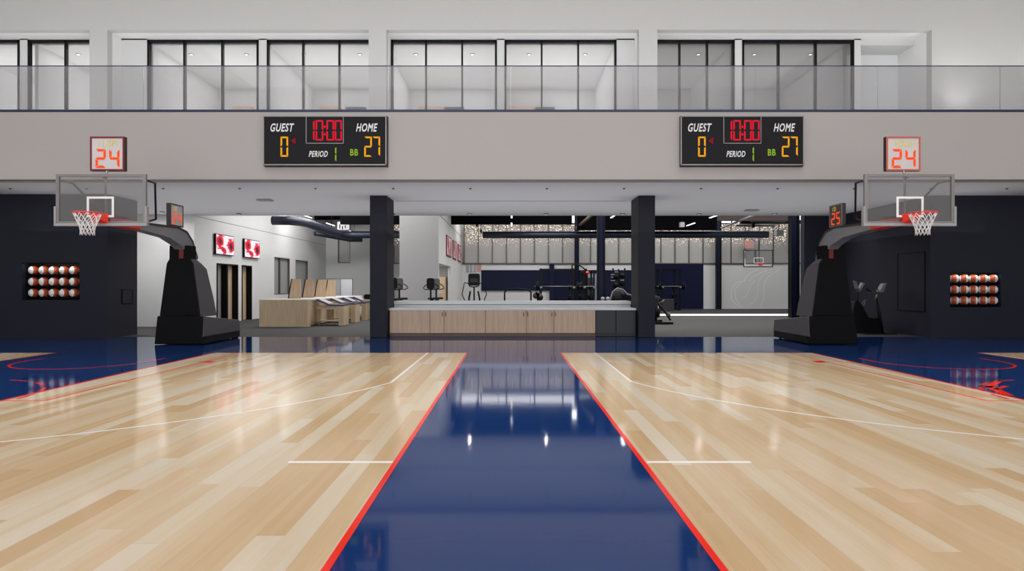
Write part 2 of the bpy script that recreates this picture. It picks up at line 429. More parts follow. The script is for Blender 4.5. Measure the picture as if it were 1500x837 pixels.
# three point lines: straight part, then the arc
def tp(xs, yv, cx, cy, r, s):
    w = .045
    mb = sheet([(xs - w / 2, yv, xs + w / 2, BL)], Z2)
    a0 = math.degrees(math.atan2(yv - cy, xs - cx)); a1 = a0 - 75 if s < 0 else a0 + 75
    q = arc(cx, cy, r - w / 2, a0, a1, w, 60); mb.add(q.v, q.f); line('three_point_line', mb, M['line_white'])
tp(-1.81, 9.56, -8.235, 11.75, math.hypot(-1.81 + 8.235, 9.56 - 11.75), -1)
tp(1.84, 9.66, 8.1, 11.8, math.hypot(1.84 - 8.1, 9.66 - 11.8), 1)
line('hash_mark', sheet([(-1.84, 5.215, -0.975, 5.265)], Z2), M['line_white'])
line('hash_mark', sheet([(1.13, 5.215, 1.99, 5.265)], Z2), M['line_white'])
# red strokes of the lettering painted in the right key
lt = MB()
def stroke(mb, a, b, w, z=Z2):
    a = Vector((a[0], a[1], z)); b = Vector((b[0], b[1], z)); d = (b - a).normalized(); n = Vector((-d.y, d.x, 0)) * w / 2
    mb.add([a + n, a - n, b - n, b + n], [(0, 1, 2, 3)])
def fpt(px, py): Y = F * H / (py - YV); return (WX(px, Y), Y)
stroke(lt, fpt(1447, 566), fpt(1478, 580), .13); stroke(lt, fpt(1447, 568), fpt(1464, 558), .1); stroke(lt, fpt(1458, 571), fpt(1474, 566), .07)
line('court_lettering', lt, M['line_red'])
struct('floor', MB().box(-18, 18.15, -0.2, 22, 41.5, -0.001), M['rubber'])
# shell -------------------------------------------------------------------
struct('wall_left', MB().box(-18.4, -9, 0, -18, 26, 12.5), M['wall'])
struct('wall_right', MB().box(18, -9, 0, 18.4, 26, 12.5), M['wall'])
struct('ceiling', MB().box(-18.4, -9.4, 12.5, 18.4, 26, 12.8), M['wall'])
bk = MB()     # wall behind the camera with four tall windows
bk.box(-18, -9.4, 0, 18, -9, .4); bk.box(-18, -9.4, 10.5, 18, -9, 12.5)
for a, b in ((-18, -15), (-9, -7.5), (-1.5, 0.5), (6.5, 8.5), (14.5, 18)): bk.box(a, -9.4, .4, b, -9, 10.5)
struct('wall_back', bk, M['wall'])
# balcony
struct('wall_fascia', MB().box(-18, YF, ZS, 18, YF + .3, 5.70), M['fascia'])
struct('trim_1', MB().box(-18, YF - .035, ZS - .002, 18, YF + .02, ZS + .018), M['mullion'])
struct('ceiling', MB().box(-18, YF + .3, ZS, 22, YB, ZS + .35), M['soffit'])
struct('floor', MB().box(-18, YF + .3, 5.2, 18, 19.3, 5.68), M['wall'])
rail = thing('glass_railing', 'long frameless glass balustrade standing along the balcony edge', 'railing', (0, YF + .1, 5.70))
for a in range(12):
    x0 = -18 + a * 3.0
    MB().box(x0 + .004, YF + .09, 5.76, x0 + 2.996, YF + .105, 6.85).build('glass_panel', M['rail_glass'], rail)
MB().box(-18, YF + .085, 6.85, 18, YF + .11, 6.868).build('top_cap', M['navy_trim'], rail)
MB().box(-18, YF + .0, 5.70, 18, YF + .2, 5.765).build('base_channel', M['navy_trim'], rail)
# upper wall with window openings
YU = 19.3; YW = YU * 1.0365; ZO = WZ(43.5, YU); ZLO = 5.68
def ux(px): return WX(px, YU)
ops = [(-18, ux(131)), (ux(157), ux(540)), (ux(566), ux(936)), (ux(963), ux(1365))]
uw = MB(); uw.box(-18, YU, ZO, 18, YU + .25, 12.5)
ed = [ops[0][1], ops[1][0], ops[1][1], ops[2][0], ops[2][1], ops[3][0], ops[3][1], 18]
for i in range(0, 8, 2): uw.box(ed[i], YU, ZLO, ed[i + 1], YU + .25, ZO)
struct('wall_upper', uw, mat('toned_down_plaster', rgb(190, 189, 187), .75, var=.015))  # same white plaster, darkened to tone down the light falling here
# reveals: jambs and head between the wall face and the window line
rv = MB(); 
for (a, b) in ops[:3]:
    rv.box(a, YU + .25, ZO, b, YW + .1, ZO + .2)
    rv.box(b, YU + .25, ZLO, b + .2, YW + .1, ZO)
    if a > -17: rv.box(a - .2, YU + .25, ZLO, a, YW + .1, ZO)
YR = YU * 1.088; XR = ops[3][1]
rv.box(ops[3][0], YU + .25, ZO, XR, YR, ZO + .2); rv.box(ops[3][0] - .2, YU + .25, ZLO, ops[3][0], YR, ZO)
rv.box(XR, YU + .25, ZLO, XR + .2, YR, ZO)
rv.box(WX(1261, YW), YR, ZLO, XR + .2, YR + .2, ZO)
struct('trim_2', rv, mat('brightened_plaster', rgb(232, 232, 231), .75, var=.015))  # same plaster made paler, bounced light put into its colour
def wx(px): return WX(px, YW)
WINS = [(-28, 29), (41, 131 - 1), (216, 379), (391, 540), (573, 728), (739, 903), (957, 1076), (1087, 1251)]
ZWT = WZ(58.5, YW)
MULL = [[], [96, 150], [270, 325.5], [444, 497], [624, 677], [793.5, 847], [995.5, 1036], [1140.5, 1195]]
piers = MB()
pl = [(-120, -40), (29, 41), (157, 216), (379, 391), (728, 739), (903, 934), (1076, 1087), (1251, 1261)]
for a, b in pl: piers.box(wx(a), YW, ZLO, wx(b), YW + .14, ZO)
piers.box(-18, YW, ZWT, XR - .05 if False else wx(1261), YW + .14, ZO + .15)
struct('wall_window_piers', piers, M['wall'])
for i, (a, b) in enumerate(WINS):
    x0, x1 = wx(a), wx(b)
    if i == 1: x1 = wx(165)
    if i == 3: x1 = wx(550)
    w = bpy.data.objects.new('window_%d' % (i + 1), None); COL.objects.link(w); w.location = ((x0 + x1) / 2, YW, ZLO); w['kind'] = 'structure'
    fr = MB(); t = .055
    fr.box(x0, YW - .02, ZWT - .085, x1, YW + .1, ZWT); fr.box(x0, YW - .02, ZLO, x1, YW + .1, ZLO + .1)
    fr.box(x0, YW - .02, ZLO, x0 + t + .01, YW + .1, ZWT); fr.box(x1 - t - .01, YW - .02, ZLO, x1, YW + .1, ZWT)
    for m in MULL[i]: fr.box(wx(m) - t / 2, YW - .02, ZLO, wx(m) + t / 2, YW + .1, ZWT)
    fr.build('window_frame', M['blackgl'], w)
    MB().box(x0 + .03, YW + .03, ZLO + .05, x1 - .03, YW + .042, ZWT - .05).build('window_glass', M['dimpane'] if i >= 6 else M['pane'], w)
# upper rooms
YRM = 24.7; ZC = 9.14
rm = MB(); rm.box(-20, YW + .14, ZC, 13.2, YRM + .2, ZC + .2)
struct('ceiling', rm, M['wall'])
struct('wall_upper_rear', MB().box(-20, YRM, ZLO, 13.2, YRM + .2, ZC), M['wall'])
pw = MB()
for x in (-15.1, -11.45, -7.75, -4.0, -0.30, 3.35, 7.05, 10.65): pw.box(x - .06, YW + .14, ZLO, x + .06, YRM, ZC)
struct('wall_partitions', pw, M['wall'])
struct('floor', MB().box(-20, 19.3, 5.2, 13.4, YRM + .2, 5.66), M['wall'])
k = 0
dl0 = None
for px in (115, 196, 280, 361, 445, 527, 609, 692, 775, 857, 941, 1023, 1105, 1187):
    x = WX(px, 20.9)
    if dl0 is None:
        dl0 = thing('ceiling_spot', '', 'ceiling light', (x, 20.9, ZC - .02)); 
        MB().cyl((x, 20.9, ZC - .02), (x, 20.9, ZC), .075, 16).build('trim_ring', M['silver'], dl0)
        MB().cyl((x, 20.9, ZC - .025), (x, 20.9, ZC - .019), .05, 16).build('lamp_disc', M['lamp'], dl0); o = dl0
    else: o = dup(dl0, (x, 20.9, ZC - .02), '')
    o['group'] = 'spots in the upper room ceilings'; o['label'] = 'small round recessed spot in the ceiling of an upper floor room'
# tall cupboards in the upper rooms
for (a, b, c, wh) in ((340, 368, 368, 'first'), (466, 496, 506, 'second'), (613, 650, 652, 'third'), (745, 783, 784, 'fourth')):
    y0 = 24.15; x0, x1 = WX(a, y0), WX(b, y0); zt = WZ(155.5, y0)
    desc = {'first': 'behind the pair of panes above the left hoop arm side', 'second': 'behind the windows above the left scoreboard', 'third': 'behind the windows right of the left scoreboard', 'fourth': 'behind the windows nearest the middle right'}[wh]
    cb = thing('wood_cupboard', 'tall pale wooden cupboard %s' % desc, 'cupboard', ((x0 + x1) / 2, y0 + .25, 5.66))
    MB().box(x0, y0, 5.66, x1, YRM - .01, zt).build('carcass', M['oak'], cb)
    xm = (x0 + x1) / 2
    MB().box(x0 + .01, y0 - .02, 5.75, xm - .004, y0, zt - .01).build('door', M['oak'], cb); MB().box(xm + .004, y0 - .02, 5.75, x1 - .01, y0, zt - .01).build('door', M['oak'], cb)
    if wh != 'first':
        x2 = x1 + .02 if wh != 'second' else WX(506, y0); x3 = x2 + .75
        lk = thing('dark_locker', 'dark grey locker beside the wooden cupboard %s' % desc, 'locker', ((x2 + x3) / 2, y0 + .25, 5.66))
        MB().box(x2, y0, 5.66, x3, YRM - .01, zt - .03).build('carcass', M['fridge'], lk)
        MB().box(x2 + .02, y0 - .02, 5.72, x3 - .02, y0, zt - .05).build('door', M['fridge'], lk)

# columns
for i, (a, b, w_) in enumerate(((WX(541.7, YD), WX(566.4, YD), 'left'), (WX(935.3, YD), WX(959.7, YD), 'right'))):
    c = MB().box(a, YD, 0, b, YD + 1.1, ZS).build('column', M['navy_col'], None, .012)
    tag(c, 'broad navy column at the %s end of the white-topped counter' % w_, 'column')
struct('trim_3', MB().box(WX(580, 19.2), 19.1, ZS - .004, WX(917, 19.2), 19.16, ZS + .01), M['mullion'])
# dark ball walls with niches
def block(name, x0, x1, yf, yb, n, sd):
    """x0..x1 dark block, niche n=(nx0,nz0,nx1,nz1)"""
    nx0, nz0, nx1, nz1 = n; d = .42; mb = MB()
    mb.box(x0, yf, 0, x1, yf + d, nz0); mb.box(x0, yf, nz1, x1, yf + d, ZS)
    mb.box(x0, yf, nz0, nx0, yf + d, nz1); mb.box(nx1, yf, nz0, x1, yf + d, nz1)
    mb.box(x0, yf + d, 0, x1, yb, ZS)
    return struct(name, mb, M['navy'])
LYF = 17.68; LN = (WX(32.1, LYF), WZ(439.9, LYF), WX(116.7, LYF), WZ(385, LYF))
block('wall_left_ball_niche', -18, WX(157, LYF), LYF, 19.1, LN, 1)
RYF = 17.95; RN = (WX(1391.7, RYF), WZ(450.5, RYF), WX(1466.7, RYF), WZ(399.6, RYF))
XRS = 11.92
block('wall_right_ball_niche', XRS, 18, RYF, 23.1, RN, -1)
struct('wall_right_navy', MB().box(10.73, 23.1, 0, 18, 23.4, 5.0), M['navy'])
# niche lining, darker
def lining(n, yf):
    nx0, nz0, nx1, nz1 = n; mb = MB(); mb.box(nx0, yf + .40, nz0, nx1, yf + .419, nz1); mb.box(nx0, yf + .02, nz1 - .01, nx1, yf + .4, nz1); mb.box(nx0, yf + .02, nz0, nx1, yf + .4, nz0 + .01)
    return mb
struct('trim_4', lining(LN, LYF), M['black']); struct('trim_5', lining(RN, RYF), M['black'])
# balls --------------------------------------------------------------------
b0 = None
ROWS = ['top', 'middle', 'bottom']; CN = ['first', 'second', 'third', 'fourth', 'fifth']
for side, yb, ys, xs, rz, R in (('left', LYF + .20, (396.3, 413, 429.4), (49.2, 64.4, 79.2, 94.0, 109), math.radians(62 + 0), .135),
                             ('right', RYF + .145, (408.5, 424.5, 440.5), (1397.9, 1411.8, 1425.8, 1440.0, 1454.1), math.radians(-37), .135)):
    # the rack that carries them
    nx = [WX(x, yb) for x in xs]; nz = [WZ(y, yb) for y in ys]
    n = LN if side == 'left' else RN
    rk = thing('ball_rack', 'three tier orange rail ball rack inside the %s wall niche' % side, 'rack', ((n[0] + n[2]) / 2, yb, n[1] + .01))
    for z in nz:
        e0, e1 = n[0] + .012, n[2] - .012
        MB().tube([(e0, yb + .07, z - .118), (e1, yb + .07, z - .118)], .011, 8).tube([(e0, yb - .07, z - .118), (e1, yb - .07, z - .118)], .011, 8).build('rail', M['blackgl'], rk)
        MB().box(e0 + .05 if side == 'left' else e0, yb + .128, z - .075, e1 if side == 'left' else e1 - .05, yb + .14, z + .075).build('back_rail', M['orange_rail'], rk)
    for r, z in enumerate(nz):
        for c, x in enumerate(nx):
            lab = 'white and brown basketball, %s from the left, %s row, %s wall niche' % (CN[c], ROWS[r], side)
            if b0 is None:
                b0 = MB().sphere((0, 0, 0), .126, nu=28, nv=18).build('basketball', M['ball']); b0['category'] = 'basketball'; o = b0
            else: o = b0.copy(); COL.objects.link(o)
            o.location = (x, yb, z); o.rotation_euler = (0, 0, math.radians(63) if side == 'left' else math.radians(-38))
            o['label'] = lab; o['group'] = 'basketballs in the %s wall niche' % side
# panels on the side faces
XLB = WX(157, LYF)
pn = MB().box(XLB + .002, 18.35, .95, XLB + .02, 18.80, 1.36); 
o = thing('wall_hatch', 'small square dark hatch on the side of the left navy wall', 'hatch', (XLB + .001, 18.6, .95))
MB().box(XLB + .001, 18.36, .96, XLB + .012, 18.83, 1.35).build('cover', M['navy'], o)
f = MB()
for (a, b, c, d) in ((18.34, .94, 18.85, .965), (18.34, 1.345, 18.85, 1.37), (18.34, .94, 18.365, 1.37), (18.825, .94, 18.85, 1.37)): f.box(XLB + .001, a, b, XLB + .022, c, d)
f.build('frame', M['black'], o)
o = thing('wall_panel', 'tall flush dark panel on the side face of the right navy wall', 'panel', (XRS - .001, 18.8, .716))
MB().box(XRS - .012, 18.2, .73, XRS - .001, 19.42, 2.45).build('cover', M['navy'], o)
f = MB()
for (a, b, c, d) in ((18.17, .716, 19.45, .735), (18.17, 2.44, 19.45, 2.46), (18.17, .716, 18.195, 2.46), (19.425, .716, 19.45, 2.46)): f.box(XRS - .022, a, b, XRS - .001, c, d)
f.build('frame', M['black'], o)

# ------------------------------------------------------------------ training room (left) and gym (behind)
XLW = -11.36
struct('wall_training_front', MB().box(-18, 22.7, 0, XLW, 22.95, ZS), M['wall'])
# side wall with doors and windows
DOORS = [(24.42, 26.3), (26.7, 27.7)]; WIN = [(30.4, 32.5, 1.05, 2.87), (33.4, 35.4, .8, 2.86)]
sw = MB(); zt = 6.2
def swall(y0, y1, z0, z1): sw.box(XLW - .3, y0, z0, XLW, y1, z1)
swall(22.95, 38.9, 2.9, zt)
swall(22.95, 24.42, 0, 2.9); swall(26.3, 26.7, 0, 2.9); swall(27.7, 30.4, 0, 2.9); swall(32.5, 33.4, 0, 2.9); swall(35.4, 38.9, 0, 2.9)
swall(24.42, 26.3, 2.35, 2.9); swall(26.7, 27.7, 2.35, 2.9); swall(30.4, 32.5, 2.87, 2.9); swall(30.4, 32.5, 0, 1.05); swall(33.4, 35.4, 2.86, 2.9); swall(33.4, 35.4, 0, .8)
struct('wall_training_side', sw, M['wall'])
struct('trim_6', MB().box(XLW, 22.96, 3.975, XLW + .006, 38.9, 3.99), M['mullion'])
struct('trim_7', MB().box(XLW - .9, 24.2, 0, XLW - .85, 28.2, 2.6), M['greyglass'])
for i, (a, b) in enumerate(DOORS):
    d = bpy.data.objects.new('door_%d' % (i + 1), None); COL.objects.link(d); d.location = (XLW, (a + b) / 2, 0); d['kind'] = 'structure'
    fr = MB(); t = .07; x0, x1 = XLW - .3, XLW + .03
    fr.box(x0, a, 0, x1, a + .05, 2.35); fr.box(x0, b - t, 0, x1, b, 2.35); fr.box(x0, a, 2.30, x1, b, 2.35)
    if i == 0: fr.box(x0, (a + b) / 2 - .12, 0, x1, (a + b) / 2, 2.30)
    fr.build('door_frame', M['black'], d)
    if i == 0:
        MB().box(XLW - .22, a + .05, 0.01, XLW - .2, (a + b) / 2 - .12, 2.30).build('glass_leaf', M['greyglass'], d)
        MB().box(XLW - .24, (a + b) / 2, 0.01, XLW - .2, b - t, 2.30).build('wood_leaf', M['birch'], d)
    else: MB().box(XLW - .24, a + .05, 0.01, XLW - .2, b - t, 2.30).build('wood_leaf', M['birch'], d)
for i, (a, b, z0, z1) in enumerate(WIN):
    d = bpy.data.objects.new('window_%d' % (i + 9), None); COL.objects.link(d); d.location = (XLW, (a + b) / 2, z0); d['kind'] = 'structure'
    fr = MB(); t = .04; x0, x1 = XLW - .2, XLW + .004
    fr.box(x0, a, z0, x1, a + t, z1); fr.box(x0, b - t, z0, x1, b, z1); fr.box(x0, a, z1 - t, x1, b, z1); fr.box(x0, a, z0, x1, b, z0 + t)
    if i == 0: fr.box(x0, a + .75, z0, x1, a + .79, z1)
    fr.build('window_frame', M['mullion'], d); MB().box(XLW - .12, a + t, z0 + t, XLW - .1, b - t, z1 - t).build('window_glass', M['greyglass'], d)
YL = 38.9
lw = MB(); a, b, c = WX(495, YL), WX(513, YL), WZ(385.6, YL)
lw.box(XLW, YL, 0, a, YL + .3, 6.2); lw.box(b, YL, 0, -8.2, YL + .3, 6.2); lw.box(a, YL, 0, b, YL + .3, c); lw.box(a, YL, 5.3, b, YL + .3, 6.2); lw.box(-8.5, YL + .3, 0, -8.2, 40.4, 6.2)
struct('wall_training_rear', lw, M['wall'])
d = bpy.data.objects.new('window_11', None); COL.objects.link(d); d.location = ((a + b) / 2, YL, c); d['kind'] = 'structure'
fr = MB(); fr.box(a, YL - .01, c, a + .05, YL + .2, 5.3); fr.box(a, YL - .01, c, b, YL + .2, c + .05); fr.box(b - .03, YL - .01, c, b, YL + .2, 5.3)
fr.build('window_frame', M['mullion'], d); MB().box(a + .05, YL + .1, c + .05, b - .03, YL + .12, 5.3).build('window_glass', mat('pale_pane', rgb(190, 188, 186), .3), d)
# televisions on that wall
for (y0, y1, z0, z1, lab) in ((24.15, 25.75, 2.68, 3.48, 'flat wall television with red jersey picture, the nearer one above the double doorway'), (26.75, 28.4, 2.68, 3.48, 'flat wall television with red jersey picture, the farther one above the single door')):
    tv = thing('television', lab, 'television', (XLW, (y0 + y1) / 2, z0))
    MB().box(XLW + .02, y0, z0, XLW + .10, y1, z1).build('housing', M['blackgl'], tv, .008)
    MB().box(XLW + .10, y0 + .03, z0 + .03, XLW + .104, y1 - .03, z1 - .03).build('screen', M['screen'], tv)
    MB().box(XLW, (y0 + y1) / 2 - .2, (z0 + z1) / 2 - .15, XLW + .02, (y0 + y1) / 2 + .2, (z0 + z1) / 2 + .15).build('wall_mount', M['blackgl'], tv)
# gym shell
ZG = 6.2
struct('ceiling', MB().box(-12, 25.0, ZG, 22, 41, ZG + .2), M['ceiling_black']); struct('wall_header_upper', MB().box(-12, 24.92, 5.2, 22, 25.05, ZG), M['ceiling_black'])
struct('wall_header', MB().box(-12, YB, ZS + .1, 10.73, YB + .12, 5.2), M['soffit'])
struct('wall_gym_right', MB().box(20, 23.4, 0, 20.3, 41, ZG), M['wall'])
YG = 40.2
ZP0, ZP1 = WZ(385.5, YG), 5.45
struct('wall_rear', MB().box(-8.2, YG, 0, 20, YG + .3, ZP0 - .05), M['wall'])
# perforated panels, countable
XB0, XB1, YB0 = -4.8, -3.11, 27.3
xs0 = WX(700.6, YG); sp = .893
first = None
for kx in range(-8, 22):
    x = xs0 + kx * sp
    if x < -7.6 or x > 19: continue
    if XB0 - .5 < x < XB1 - .5: continue
    if first is None:
        first = thing('screen_panel', '', 'panel', (x + sp / 2, YG, ZP0))
        MB().box(x + .025, YG + .02, ZP0, x + sp - .025, YG + .06, ZP1).build('perforated_sheet', M['perf'], first)
        MB().box(x - .02, YG - .06, ZP0, x + .02, YG + .1, ZP1).build('fin', M['mullion'], first); o = first
    else: o = dup(first, (x + sp / 2, YG, ZP0), '')
    o['label'] = 'tall grey perforated metal panel high on the rear gym wall'; o['group'] = 'perforated panels along the rear gym wall'
struct('trim_8', MB().box(-8.2, YG - .08, ZP0 - .06, 20, YG + .3, ZP0), M['mullion'])
cl = bpy.data.objects.new('window_12', None); COL.objects.link(cl); cl.location = (6, YG + .1, 5.5); cl['kind'] = 'structure'
MB().box(-8.2, YG + .05, ZP1, 20, YG + .1, 6.15).build('window_glass', M['clere'], cl)
f = MB()
for kx in range(-4, 12): f.box(xs0 + kx * 1.79 - .04, YG - .02, ZP1, xs0 + kx * 1.79 + .04, YG + .05, 6.15)
f.box(-8.2, YG - .02, ZP1 - .03, 20, YG + .05, ZP1 + .03); f.build('window_frame', M['black'], cl)
struct('wall_rear_backing', MB().box(-8.2, YG + .25, ZP0, 20, YG + .3, 6.2), M['wall'])
# grey core with pictures
XB0, XB1, YB0 = -4.8, -3.11, 27.3
core = MB(); core.box(XB0, YB0, 0, XB1, YB0 + .2, ZG); core.box(XB0, YB0 + .2, 0, XB0 + .15, YG, ZG)
core.box(XB1 - .15, YB0 + .2, 2.46, XB1, YG, ZG); core.box(XB1 - .15, 32.8, 0, XB1, YG, 2.46); core.box(XB0 + .15, 33.2, 0, XB1 - .15, 33.3, ZG); core.box(XB0 + .15, YB0 + .2, 2.46, XB1 - .15, 33.2, 2.56)
struct('wall_core', core, mat('grey_plaster', rgb(200, 199, 198), .7, var=.02))
struct('trim_9', MB().box(XB1, YB0 + .3, 4.56, XB1 + .008, YG, 4.585), M['mullion'])
for i, (y0, y1) in enumerate(((30.4, 32.8), (33.8, 36.0), (37.0, 39.2))):
    p = thing('framed_print', 'red and white framed sports print, %s on the grey core wall' % ('nearest of three', 'middle of three', 'farthest of three')[i], 'picture', (XB1, (y0 + y1) / 2, 2.93), 'red prints on the grey core wall')
    MB().box(XB1, y0, 2.93, XB1 + .05, y1, 3.93).build('frame', M['darkred'], p); MB().box(XB1 + .05, y0 + .07, 3.0, XB1 + .055, y1 - .07, 3.86).build('print', M['screen2'], p)
cb = thing('tall_cabinet', 'tall beige wooden cabinet inside the alcove of the grey core', 'cabinet', (-3.7, 32.9, 0))
MB().box(-4.2, 32.6, 0, -3.36, 33.15, 1.93).build('carcass', M['birch'], cb)
MB().box(-4.19, 32.58, .1, -3.79, 32.6, 1.92).build('door', M['birch'], cb); MB().box(-3.77, 32.58, .1, -3.37, 32.6, 1.92).build('door', M['birch'], cb)
cb = thing('low_cabinet', 'low beige cabinet with white top in the core alcove', 'cabinet', (-3.9, 31, 0))
MB().box(-4.6, 30.6, 0, -3.42, 31.4, 1.1).build('carcass', M['oak'], cb); MB().box(-4.62, 30.55, 1.1, -3.4, 31.42, 1.15).build('countertop', M['stone'], cb)
# steel columns of the gym
for (px0, px1, Y, lab) in ((1159.5, 1171.5, 29.1, 'black blue steel column standing left of the right navy wall'), (875.5, 886.5, 29.1, 'navy steel column rising behind the right half of the counter'),
                           (1050, 1057, 39.6, 'slim navy column beside the pale wall with the faint logo'), (842, 848.3, 39.6, 'slim navy column behind the weight racks'), (805, 812, 39.9, 'short stretch of navy column above the rear mural, left of the racks')):
    a, b = WX(px0, Y), WX(px1, Y); hh = (b - a)
    c = thing('steel_column', lab, 'column', ((a + b) / 2, Y + hh / 2, 0))
    t = hh * .18; w = MB(); w.box(a, Y, 0, a + t, Y + hh, 6.19 if Y < 39.7 else ZP0 - .07); w.box(b - t, Y, 0, b, Y + hh, 6.19 if Y < 39.7 else ZP0 - .07); 
    if Y > 39.7: w = MB(); w.box(a, Y, 0, b, Y + .28, ZP0 - .07); w.build('shaft', M['navy_deep'], c); continue
    w.build('flange', M['black'] , c); MB().box(a + t, Y + hh * .25, 0, b - t, Y + hh * .75, 6.19).build('web', M['navy_deep'], c)
# navy wall panels at the rear
o = MB().box(WX(705, YG), YG - .07, WZ(426, YG), WX(806, YG), YG - .01, WZ(396, YG)).build('wall_mural', M['navy_deep']); tag(o, 'wide glossy dark navy mural panel on the rear wall over the cardio machines', 'mural')
o = MB().box(WX(806.5, YG), YG - .05, 0, WX(935, YG), YG - .01, WZ(396, YG)).build('wall_cladding', M['navy_deep']); tag(o, 'dark navy wall cladding behind the weight racks', 'wall cladding')
o = MB().box(WX(935.5, YG), YG - .05, .02, WX(1030, YG), YG - .01, ZP0 - .07).build('wall_cladding', M['navy_deep']); tag(o, 'navy wall cladding between the right column and the pale logo wall', 'wall cladding')
o = MB()
for (a, b) in ((683, 687), (688.5, 692), (694, 697)): o.box(WX(a, YG), YG - .03, WZ(399, YG), WX(b, YG), YG, WZ(386.5, YG))
o = o.build('striped_banner', M['greyglass']); tag(o, 'grey vertical striped banner high on the rear wall beside the core', 'banner')
o = MB()
for (a, b) in ((697.5, 699.5), (700.2, 702), (702.6, 704.2)): o.box(WX(a + 1, YG), YG - .03, WZ(398, YG), WX(b + 1, YG), YG, WZ(386.5, YG))
o = o.build('striped_banner', M['pinkgrey']); tag(o, 'pale red vertical striped banner high on the rear wall left of the mural', 'banner')
# faint logo strokes
lg = thing('wall_logo', 'faint pale swirling logo on the rear gym wall under the hanging hoop', 'logo', (WX(1105, YG), YG, 1.5))
def lp(px, py): Y = YG - .006; return (WX(px, Y), Y, WZ(py, Y))
def curve(pts, w):
    # smooth through points (Catmull-Rom)
    P_ = [Vector(lp(*p)) for p in pts]; P_ = [P_[0]] + P_ + [P_[-1]]; out = []
    for i in range(1, len(P_) - 2):
        for k in range(8):
            t = k / 8; a, b, c, d = P_[i - 1], P_[i], P_[i + 1], P_[i + 2]
            out.append(.5 * ((2 * b) + (c - a) * t + (2 * a - 5 * b + 4 * c - d) * t * t + (3 * b - a - 3 * c + d) * t ** 3))
    out.append(P_[-2]); sk = MB(); vs_ = []
    for i in range(len(out) - 1):
        a, b = out[i], out[i + 1]; dd = (b - a)
        if dd.length < 1e-5: continue
        dd.normalize(); n = Vector((-dd.z, 0, dd.x)) * w / 2
        vs_ += [a + n, a - n]
    vs_ += [b + n, b - n]
    sk.add(vs_, [(2 * k, 2 * k + 1, 2 * k + 3, 2 * k + 2) for k in range(len(vs_) // 2 - 1)]).build('stroke', M['logo'], lg)
curve([(1110, 395), (1100, 400), (1092, 407), (1090, 412), (1080, 414), (1073, 422), (1071, 432), (1073, 441), (1080, 447), (1088, 450)], .07)
curve([(1086, 415), (1078, 422), (1077, 432), (1079, 440), (1085, 446)], .06)
curve([(1142, 394), (1134, 400), (1124, 407), (1120, 415), (1119, 428), (1118, 440), (1114, 450)], .06)
curve([(1124, 396), (1112, 401), (1103, 406), (1098, 412)], .07)
curve([(1130, 399), (1118, 403), (1112, 412), (1110, 425), (1108, 438), (1100, 447)], .05)
curve([(1107, 410), (1100, 418), (1096, 428), (1092, 434), (1086, 437)], .05)
curve([(1104, 434), (1106, 440), (1100, 445), (1095, 448)], .05)
# LED kerb
kb = thing('light_kerb', 'low black kerb with a glowing white strip across the gym floor', 'light strip', (WX(1068, 31.3), 31.35, 0))
x0, x1 = WX(966, 31.3), WX(1159, 31.3)
MB().box(x0, 31.32, 0, x1, 31.5, .12).build('kerb', M['black'], kb); MB().box(x0, 31.3, .0, x1, 31.32, .085).build('light_strip', M['strip'], kb)
struct('floor', MB().box(7.8, 31.5, -.001, 19.9, YG - .05, .012), M['rubber_dark'])
# beams and ducts
def beam(name, mb, m, lab, cat='beam', grp=None):
    o = mb.build(name, m); tag(o, lab, cat, grp); return o
beam('ceiling_beam', MB().box(-8.9, 33.0, WZ(328.5, 33), WX(838, 33), 33.3, 5.6), M['ceiling_black'], 'long black ceiling beam across the middle of the gym over the mural')
beam('ceiling_beam', MB().box(WX(845, 33.2), 33.0, WZ(337, 33), WX(1050, 33), 33.3, 5.6), M['ceiling_black'], 'black ceiling beam above the right column and weight racks')
beam('ceiling_beam', MB().box(WX(1051, 33.2), 33.0, WZ(323.5, 33), WX(1158, 33), 33.25, 5.6), mat('brown_beam', rgb(70, 56, 54), .6), 'brownish roof beam above the hanging hoop')
beam('ceiling_beam', MB().box(WX(1085, 35), 35.0, WZ(328, 35), WX(1200, 35), 35.2, WZ(322.5, 35)), M['navy_deep'], 'navy roof beam just above the hanging hoop struts')
beam('ceiling_beam', MB().box(-11.3, 36.4, WZ(322, 36.4), -9.05, 36.6, 5.7), M['ceiling_black'], 'short black ceiling beam over the training room')
# diagonal brace
a = Vector((WX(845, 34), 34, WZ(334, 34))); b = Vector((WX(868, 30), 30, WZ(314, 30)))
beam('roof_brace', MB().tube([a, b], .11, 4), mat('tan_steel', rgb(120, 102, 92), .6), 'tan diagonal roof brace left of the tall navy column', 'brace')
a = Vector((WX(1057, 35.5), 35.5, WZ(334, 35.5))); b = Vector((WX(1108, 31), 31, WZ(314, 31)))
beam('roof_brace', MB().tube([a, b], .06, 6), M['padgrey'], 'pale diagonal roof pipe running up over the hanging hoop', 'pipe')
for (x0, x1, yy, Y, r, nm) in ((1100, 1150, 323, 34, .09, 'upper'), (1078, 1135, 330, 36.5, .09, 'lower')):
    beam('roof_pipe', MB().tube([(WX(x0, Y), Y, WZ(yy, Y)), (WX(x1, Y), Y, WZ(yy, Y))], r, 12), M['alu'], 'grey horizontal roof pipe over the hanging hoop, the %s one' % nm, 'pipe')
rd = .19
def duct(pts, lab, r=rd):
    o = thing('air_duct', lab, 'duct', pts[len(pts) // 2]); MB().tube(pts, r, 20).build('duct_body', M['duct'], o)
    for i in range(len(pts) - 1):
        a, b = Vector(pts[i]), Vector(pts[i + 1])
        if (b - a).length > 1.2:
            for t in (.25, .75):
                c = a.lerp(b, t); MB().tube([c + Vector((0, 0, r)), (c.x, c.y, ZG)], .012, 6).build('hanger_rod', M['black'], o)
    return o
Zd = 4.2
